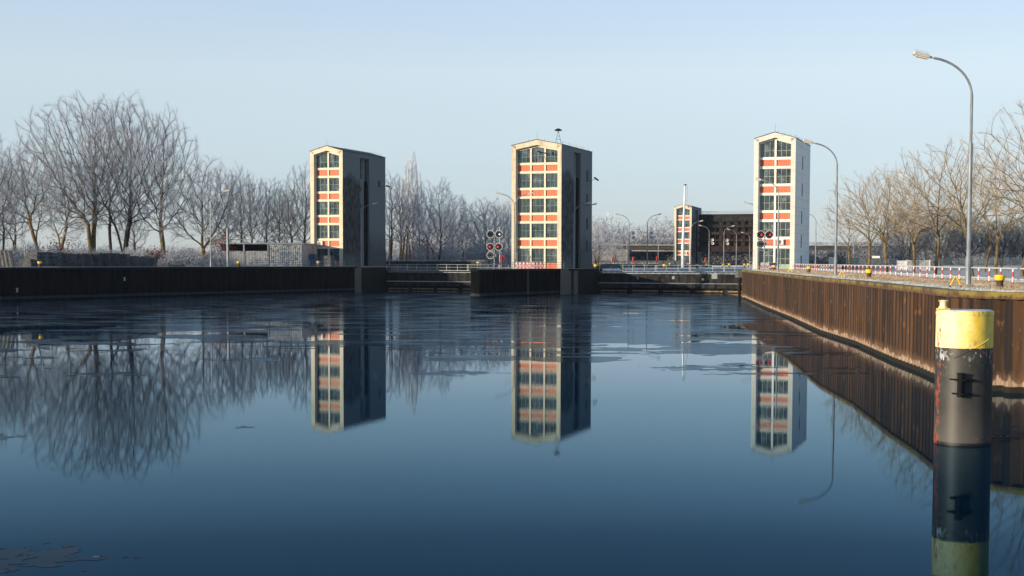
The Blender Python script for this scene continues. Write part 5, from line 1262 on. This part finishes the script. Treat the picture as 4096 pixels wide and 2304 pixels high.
leafy('reddish stem and shrub before the frosted tree by the middle tower', 2383, 405, 4.2, 4.5, 2.2, 'red_leaf', 260)
# trunks of pines among the wood
def stems_(label, lst, z, d0, mat, g):
    for p, d, h, lean, lab in lst:
        r = thing('pine_trunk', lab, 'tree trunk', (px(p, d), d, z), 0, g); MB().tube([(0, 0, 0), (lean * .4, 0, h * .5), (lean, 0, h)], [.26, .2, .06], 7).build('trunk', mat, r, True)
stems_('', [(1606, 318, 9, 1.2, 'leaning sunlit pine trunk left of the red pine trunks'), (1624, 322, 8, .4, 'upright sunlit pine trunk behind the left gate railing'), (1641, 326, 7, -.5, 'short red pine trunk behind the left gate railing'), (1553, 316, 8, .8, 'red pine trunk close to the left tower'), (1713, 326, 6.5, -.4, 'half sunlit pine trunk left of the V-shaped tree')], 4.85, 0, 'pine_bark', 'sunlit pine trunks behind the left gate')

# ------------------------------------------------------------------ thickets and distant woods (uncountable)
def thicket(name, label, blobs, mats, per, tw, wd, cat='undergrowth', z=4.85):
    """blobs: (x, y, z, radius, height). Many slivers fanning up from each blob."""
    Vv, MI = [], []
    for (x, y, zb, r_, h_) in blobs:
        n = int(per * r_ * r_ * .6 + per * h_ * .5); a = rng.random(n) * 6.283; rr_ = r_ * np.sqrt(rng.random(n)); hh = h_ * (rng.random(n) ** .8) * np.sqrt(np.maximum(0, 1 - (rr_ / r_) ** 2) * .85 + .15)
        o = np.stack([x + rr_ * np.cos(a), y + rr_ * np.sin(a), zb + hh], 1); d = nrm(rng.normal(size=(n, 3)) * np.array([1, 1, .7]) + np.array([0, 0, .9])) * tw * rng.uniform(.5, 1.5, (n, 1))
        w = nrm(np.cross(d, rng.normal(size=(n, 3)))) * wd; Vv.append(np.stack([o - w, o + w, o + d], 1).reshape(-1, 3)); MI.append((rng.random(n) < .35 + .5 * hh / (h_ + .01)).astype(int))
    V_ = np.vstack(Vv); return tag(rawmesh(name, V_, np.arange(len(V_)).reshape(-1, 3), mats, np.concatenate(MI)), label, cat, None, 'stuff')
bl = []
for i in range(150):
    p = random.uniform(-60, 880); d = random.uniform(258, 330); bl.append((px(p, d), d, 4.8, random.uniform(1.2, 2.8), random.uniform(1.6, 4.4)))
thicket('undergrowth', 'frosted brushwood behind the stacks and trunks of the left bank', bl, ['frost_twig', 'fine_frost'], 130, .55, .035)
bl = []
for i in range(120):
    p = random.uniform(860, 2045); d = random.uniform(322, 385); bl.append((px(p, d), d, 4.8, random.uniform(1.6, 3.2), random.uniform(2.5, 6.5)))
thicket('undergrowth', 'frosted brushwood among the trees either side of the left tower', bl, ['frost_twig', 'fine_frost'], 110, .7, .04)
x, y = quay_pt(430, 7.5); bl = [(quay_pt(p, 7.6)[0], quay_pt(p, 7.6)[1], 5.0, 1.6, random.uniform(1.9, 2.7)) for p in range(330, 500, 12)]
thicket('bramble', 'tangle of dark frosted brambles over the timber stacks', bl, ['dark_twig', 'frost_twig'], 150, .5, .018)
def wood(label, p0, p1, d0, d1, n, h0, h1, mats, z=4.2, per=26, tw=1.5, wd=.09, name='distant_wood'):
    bl = []
    for i in range(n):
        p = p0 + (p1 - p0) * (i + random.random()) / n; d = random.uniform(d0, d1); bl.append((px(p, d), d, z, random.uniform(3.2, 6.5), random.uniform(h0, h1)))
    return thicket(name, label, bl, mats, per, tw, wd, 'wood')
wood('far frosted wood on the horizon behind the left trees', -120, 1250, 640, 820, 90, 6, 11, ['frost_twig', 'fine_frost'], per=12, tw=2, wd=.12)
wood('far frosted wood above the road bridge', 2330, 2740, 690, 830, 60, 17, 27, ['frost_twig', 'fine_frost'], per=20, tw=2.2, wd=.12)
wood('frosted thicket on the slope under the bridge and raised gate', 2480, 3020, 665, 705, 90, 6, 13, ['frost_twig', 'dark_twig'], per=26, tw=2.0, wd=.11)
wood('dark distant wood between the middle tower and the far tower', 1480, 2420, 560, 760, 60, 9, 16, ['frost_twig', 'fine_frost'], per=16, tw=2, wd=.11)
wood('dim wood under the bridge right of the white tower', 3190, 3480, 700, 760, 46, 6, 12, ['dark_twig', 'frost_twig'], per=22, tw=2, wd=.12)
wood('dim wood behind the dark trees of the right bank', 3420, 4250, 560, 760, 90, 8, 14, ['dark_twig', 'frost_twig'], per=18, tw=2, wd=.12)
tag(protos['pop'], None)

# ------------------------------------------------------------------ grass
def grass(name, label, n, mats, h, spread, zoff=4.6, w=.012, clump=1):
    P_ = [Vector(p) for p in RW[1:]]; seg = [(a, b_) for a, b_ in zip(P_, P_[1:])]; wt = np.array([(b_ - a).length / max(40, (a.y + b_.y) / 2) ** 1.25 for a, b_ in seg]); wt /= wt.sum()
    k = rng.choice(len(seg), n, p=wt); t = rng.random(n); A = np.array([(*s_[0], *s_[1]) for s_ in seg])[k]
    p = A[:, :2] * (1 - t[:, None]) + A[:, 2:] * t[:, None]; dr = A[:, 2:] - A[:, :2]; dr /= np.linalg.norm(dr, axis=1, keepdims=True); nn_ = np.stack([dr[:, 1], -dr[:, 0]], 1)
    off = spread[0] + (spread[1] - spread[0]) * rng.random(n) ** 1.2; q = p + nn_ * off[:, None]
    keep = np.ones(n, bool)
    if clump:
        f = np.array([noise.noise((a * .45, b_ * .22, 3.1)) + .45 * noise.noise((a * 1.7, b_ * 1.1, 9)) for a, b_ in q]); keep = f > (-.05 if clump == 1 else -.35)
    q = q[keep]; m_ = len(q); hh = h * rng.uniform(.45, 1.25, m_) ; a = rng.random(m_) * 6.283
    b0 = np.column_stack([q, np.full(m_, zoff - .02)]); ln = np.column_stack([np.cos(a) * hh * .5, np.sin(a) * hh * .5, hh]); wv = np.column_stack([np.cos(a + 1.6), np.sin(a + 1.6), np.zeros(m_)]) * w * (1 + q[:, 1:2] / 90)
    V_ = np.stack([b0 - wv, b0 + wv, b0 + ln], 1).reshape(-1, 3)
    tag(rawmesh(name, V_, np.arange(m_ * 3).reshape(-1, 3), mats), label, 'grass', None, 'stuff')
grass('frosted_grass', 'short frosted grass covering the right bank behind the rusty wall', 190000, 'frost_grass', .10, (.3, 13), clump=2)
grass('dry_grass', 'tufts of dry straw coloured grass along the striped railing', 80000, 'dry_grass', .20, (1.8, 9), clump=1, w=.010)

# ------------------------------------------------------------------ ice
def ice(name, label, x0, x1, y0, y1, dx, dy, fn, thick=.003, z=.002, structure=False):
    nx = int((x1 - x0) / dx); ny = int((y1 - y0) / dy)
    val = [[fn(x0 + i * dx, y0 + j * dy) for i in range(nx + 1)] for j in range(ny + 1)]
    V_ = []; Fc = []; idx = {}
    def vid(i, j, ii, jj):     # vertex at grid point or on an edge
        key = (i, j, ii, jj)
        if key in idx: return idx[key]
        if (i, j) == (ii, jj): x, y = x0 + i * dx, y0 + j * dy
        else:
            a, b_ = val[j][i], val[jj][ii]; t = a / (a - b_); x = x0 + (i + (ii - i) * t) * dx; y = y0 + (j + (jj - j) * t) * dy
        idx[key] = len(V_); V_.append((x, y, z + thick)); return idx[key]
    for j in range(ny):
        for i in range(nx):
            c = [(i, j), (i + 1, j), (i + 1, j + 1), (i, j + 1)]; s_ = [val[b_][a] > 0 for a, b_ in c]
            if not any(s_): continue
            poly = []
            for k in range(4):
                a, b_ = c[k], c[(k + 1) % 4]
                if s_[k]: poly.append(vid(*a, *a))
                if s_[k] != s_[(k + 1) % 4]: u_, v_ = (a, b_) if a < b_ else (b_, a); poly.append(vid(*u_, *v_))
            if len(poly) >= 3: Fc.append(tuple(poly))
    me = bpy.data.meshes.new(name); me.from_pydata(V_, [], Fc); me.materials.append(MATS['ice']); o = bpy.data.objects.new(name, me); COL.objects.link(o)
    if structure: o['kind'] = 'structure'
    else: tag(o, label, 'ice')
    return o
def fbm(x, y, s):
    v = 0; a = 1
    for k in range(6 if y < 120 else 5): v += a * noise.noise((x * s, y * s, 1.7 + 3.1 * k)); s *= 2.07; a *= .70
    return v
def cover(x, y):
    # near limit of the closed ice, waving across the basin
    lim = 118 + 7 * math.sin(x * .09) if x < -18 else (118 - (x + 18) * 1.25 if x < 5 else 89 + (x - 5) * 1.3 if x < 14 else 101 + (x - 14) * 3.2)
    edge = max(-1.4, min(1, (y - lim) / 22))
    return fbm(x * .6, y, .13) + edge * .55 + .02
ice('ice_cover', '', -80, 40, 72, 262, .36, .5, cover, structure=True)
def blob(cx_, cy_, rx, ry, bias=.55):
    return lambda x, y: fbm(x, y, .9 + 1.4 / rx) * 1.15 + bias * .62 - ((x - cx_) / rx) ** 2 - ((y - cy_) / ry) ** 2
for (p, d, rx, ry, lab) in ((429, 74.5, 3.0, 1.6, 'thin grey ice floe on the water below the reflected left trees'), (80, 28.3, 2.1, 1.6, 'broken dark ice floe at the bottom left corner'), (2860, 80, 4.2, 2.6, 'long thin ice floe on the open water right of the middle reflection'), (3270, 93, 3.4, 3.0, 'pale ice floe near the foot of the rusty wall'), (3370, 80, 1.6, 1.2, 'small ice floe drifting by the reflected rusty wall'), (4060, 49.5, 2.0, 2.6, 'dark ice floe right of the black and yellow mooring pile'), (975, 51, .45, .5, 'tiny ice scrap in the middle of the dark water left of centre'), (20, 48, .9, 1.4, 'small ice floe touching the left edge of the photo')):
    x = px(p, d); s_ = .1 if d < 60 else .22; ice('ice_floe', lab, x - rx * 1.3, x + rx * 1.3, d - ry * 1.3, d + ry * 1.3, s_, s_, blob(x, d, rx, ry))
hz = MB().box(-3100, 4100, -1300, 4300, -2.6, 46)
hm = bpy.data.materials.new('haze'); hm.use_nodes = True; hn = hm.node_tree; hn.nodes.clear(); ho = hn.nodes.new('ShaderNodeOutputMaterial'); hv = hn.nodes.new('ShaderNodeVolumePrincipled')
hv.inputs['Color'].default_value = (.72, .86, 1.0, 1); hv.inputs['Density'].default_value = .00005; hv.inputs['Anisotropy'].default_value = .1; hn.links.new(hv.outputs[0], ho.inputs['Volume']); MATS['haze'] = hm
tag(hz.build('haze', 'haze'), 'thin cold winter haze over the whole lock', 'haze', None, 'stuff')
for o in list(bpy.data.objects):
    for k in ('_h', '_used'):
        if k in o.keys(): del o[k]
# ================================================================== LIGHT
SAZ = 60.0; SEL = 8.0       # sun: degrees left of straight behind the camera, elevation
sd = Vector((-math.sin(R(SAZ)) * math.cos(R(SEL)), -math.cos(R(SAZ)) * math.cos(R(SEL)), math.sin(R(SEL))))
sun = bpy.data.lights.new('sun', 'SUN'); sun.energy = 5.0; sun.angle = R(.6); sun.color = (1.0, .82, .60)
so = bpy.data.objects.new('sun', sun); COL.objects.link(so); so.rotation_euler = (-sd).to_track_quat('-Z', 'Y').to_euler(); so.location = (-60, -60, 60)
w = bpy.data.worlds.new('World'); sc.world = w; w.use_nodes = True; nt = w.node_tree
sky = nt.nodes.new('ShaderNodeTexSky'); sky.sky_type = 'NISHITA'; sky.sun_disc = False
sky.sun_elevation = R(SEL); sky.sun_rotation = math.atan2(sd.x, sd.y)
sky.air_density = 1.0; sky.dust_density = 0.0; sky.ozone_density = 3.0
bg = nt.nodes['Background']; bg.inputs['Strength'].default_value = .137
# winter haze evens out the clear-air sky: flatten its contrast, then weight it by elevation
def vscale(v, k):
    n = nt.nodes.new('ShaderNodeVectorMath'); n.operation = 'SCALE'; nt.links.new(v, n.inputs[0]); n.inputs['Scale'].default_value = k; return n.outputs[0]
gm = nt.nodes.new('ShaderNodeGamma'); gm.inputs['Gamma'].default_value = .4; nt.links.new(vscale(sky.outputs[0], .15), gm.inputs['Color'])
tc = nt.nodes.new('ShaderNodeTexCoord'); sp = nt.nodes.new('ShaderNodeSeparateXYZ'); nt.links.new(tc.outputs['Generated'], sp.inputs[0])
rm = ramp(nt, sp.outputs[2], [(0, (.56, .61, .76)), (.044, (.64, .69, .81)), (.13, (.90, .86, .87)), (.216, (.78, .79, .91)), (.30, (.69, .73, .87)), (.89, (.34, .43, .54))])
mp = nt.nodes.new('ShaderNodeMapping'); mp.inputs['Scale'].default_value = (1.2, 1.2, 9); mp.inputs['Rotation'].default_value = (.06, .03, 0); nt.links.new(tc.outputs['Generated'], mp.inputs['Vector'])
nz = nt.nodes.new('ShaderNodeTexNoise'); nz.inputs['Scale'].default_value = 1.6; nz.inputs['Detail'].default_value = 6; nt.links.new(mp.outputs[0], nz.inputs['Vector'])
veil = ramp(nt, nz.outputs['Fac'], [(.3, (.955, .965, .975)), (.7, (1, 1, 1))])      # faint uneven veil of ice haze
nt.links.new(vscale(mixc(nt, 1.0, mixc(nt, 1.0, gm.outputs[0], rm, 'MULTIPLY'), veil, 'MULTIPLY'), 1 / .15), bg.inputs[0])
vs = sc.view_settings; vs.view_transform = 'Standard'; vs.look = 'None'; vs.exposure = .50; vs.gamma = 1
sc.cycles.max_bounces = 6; sc.cycles.diffuse_bounces = 2; sc.cycles.glossy_bounces = 3; sc.cycles.transparent_max_bounces = 12; sc.cycles.volume_bounces = 0
sc.cycles.caustics_reflective = False; sc.cycles.caustics_refractive = False
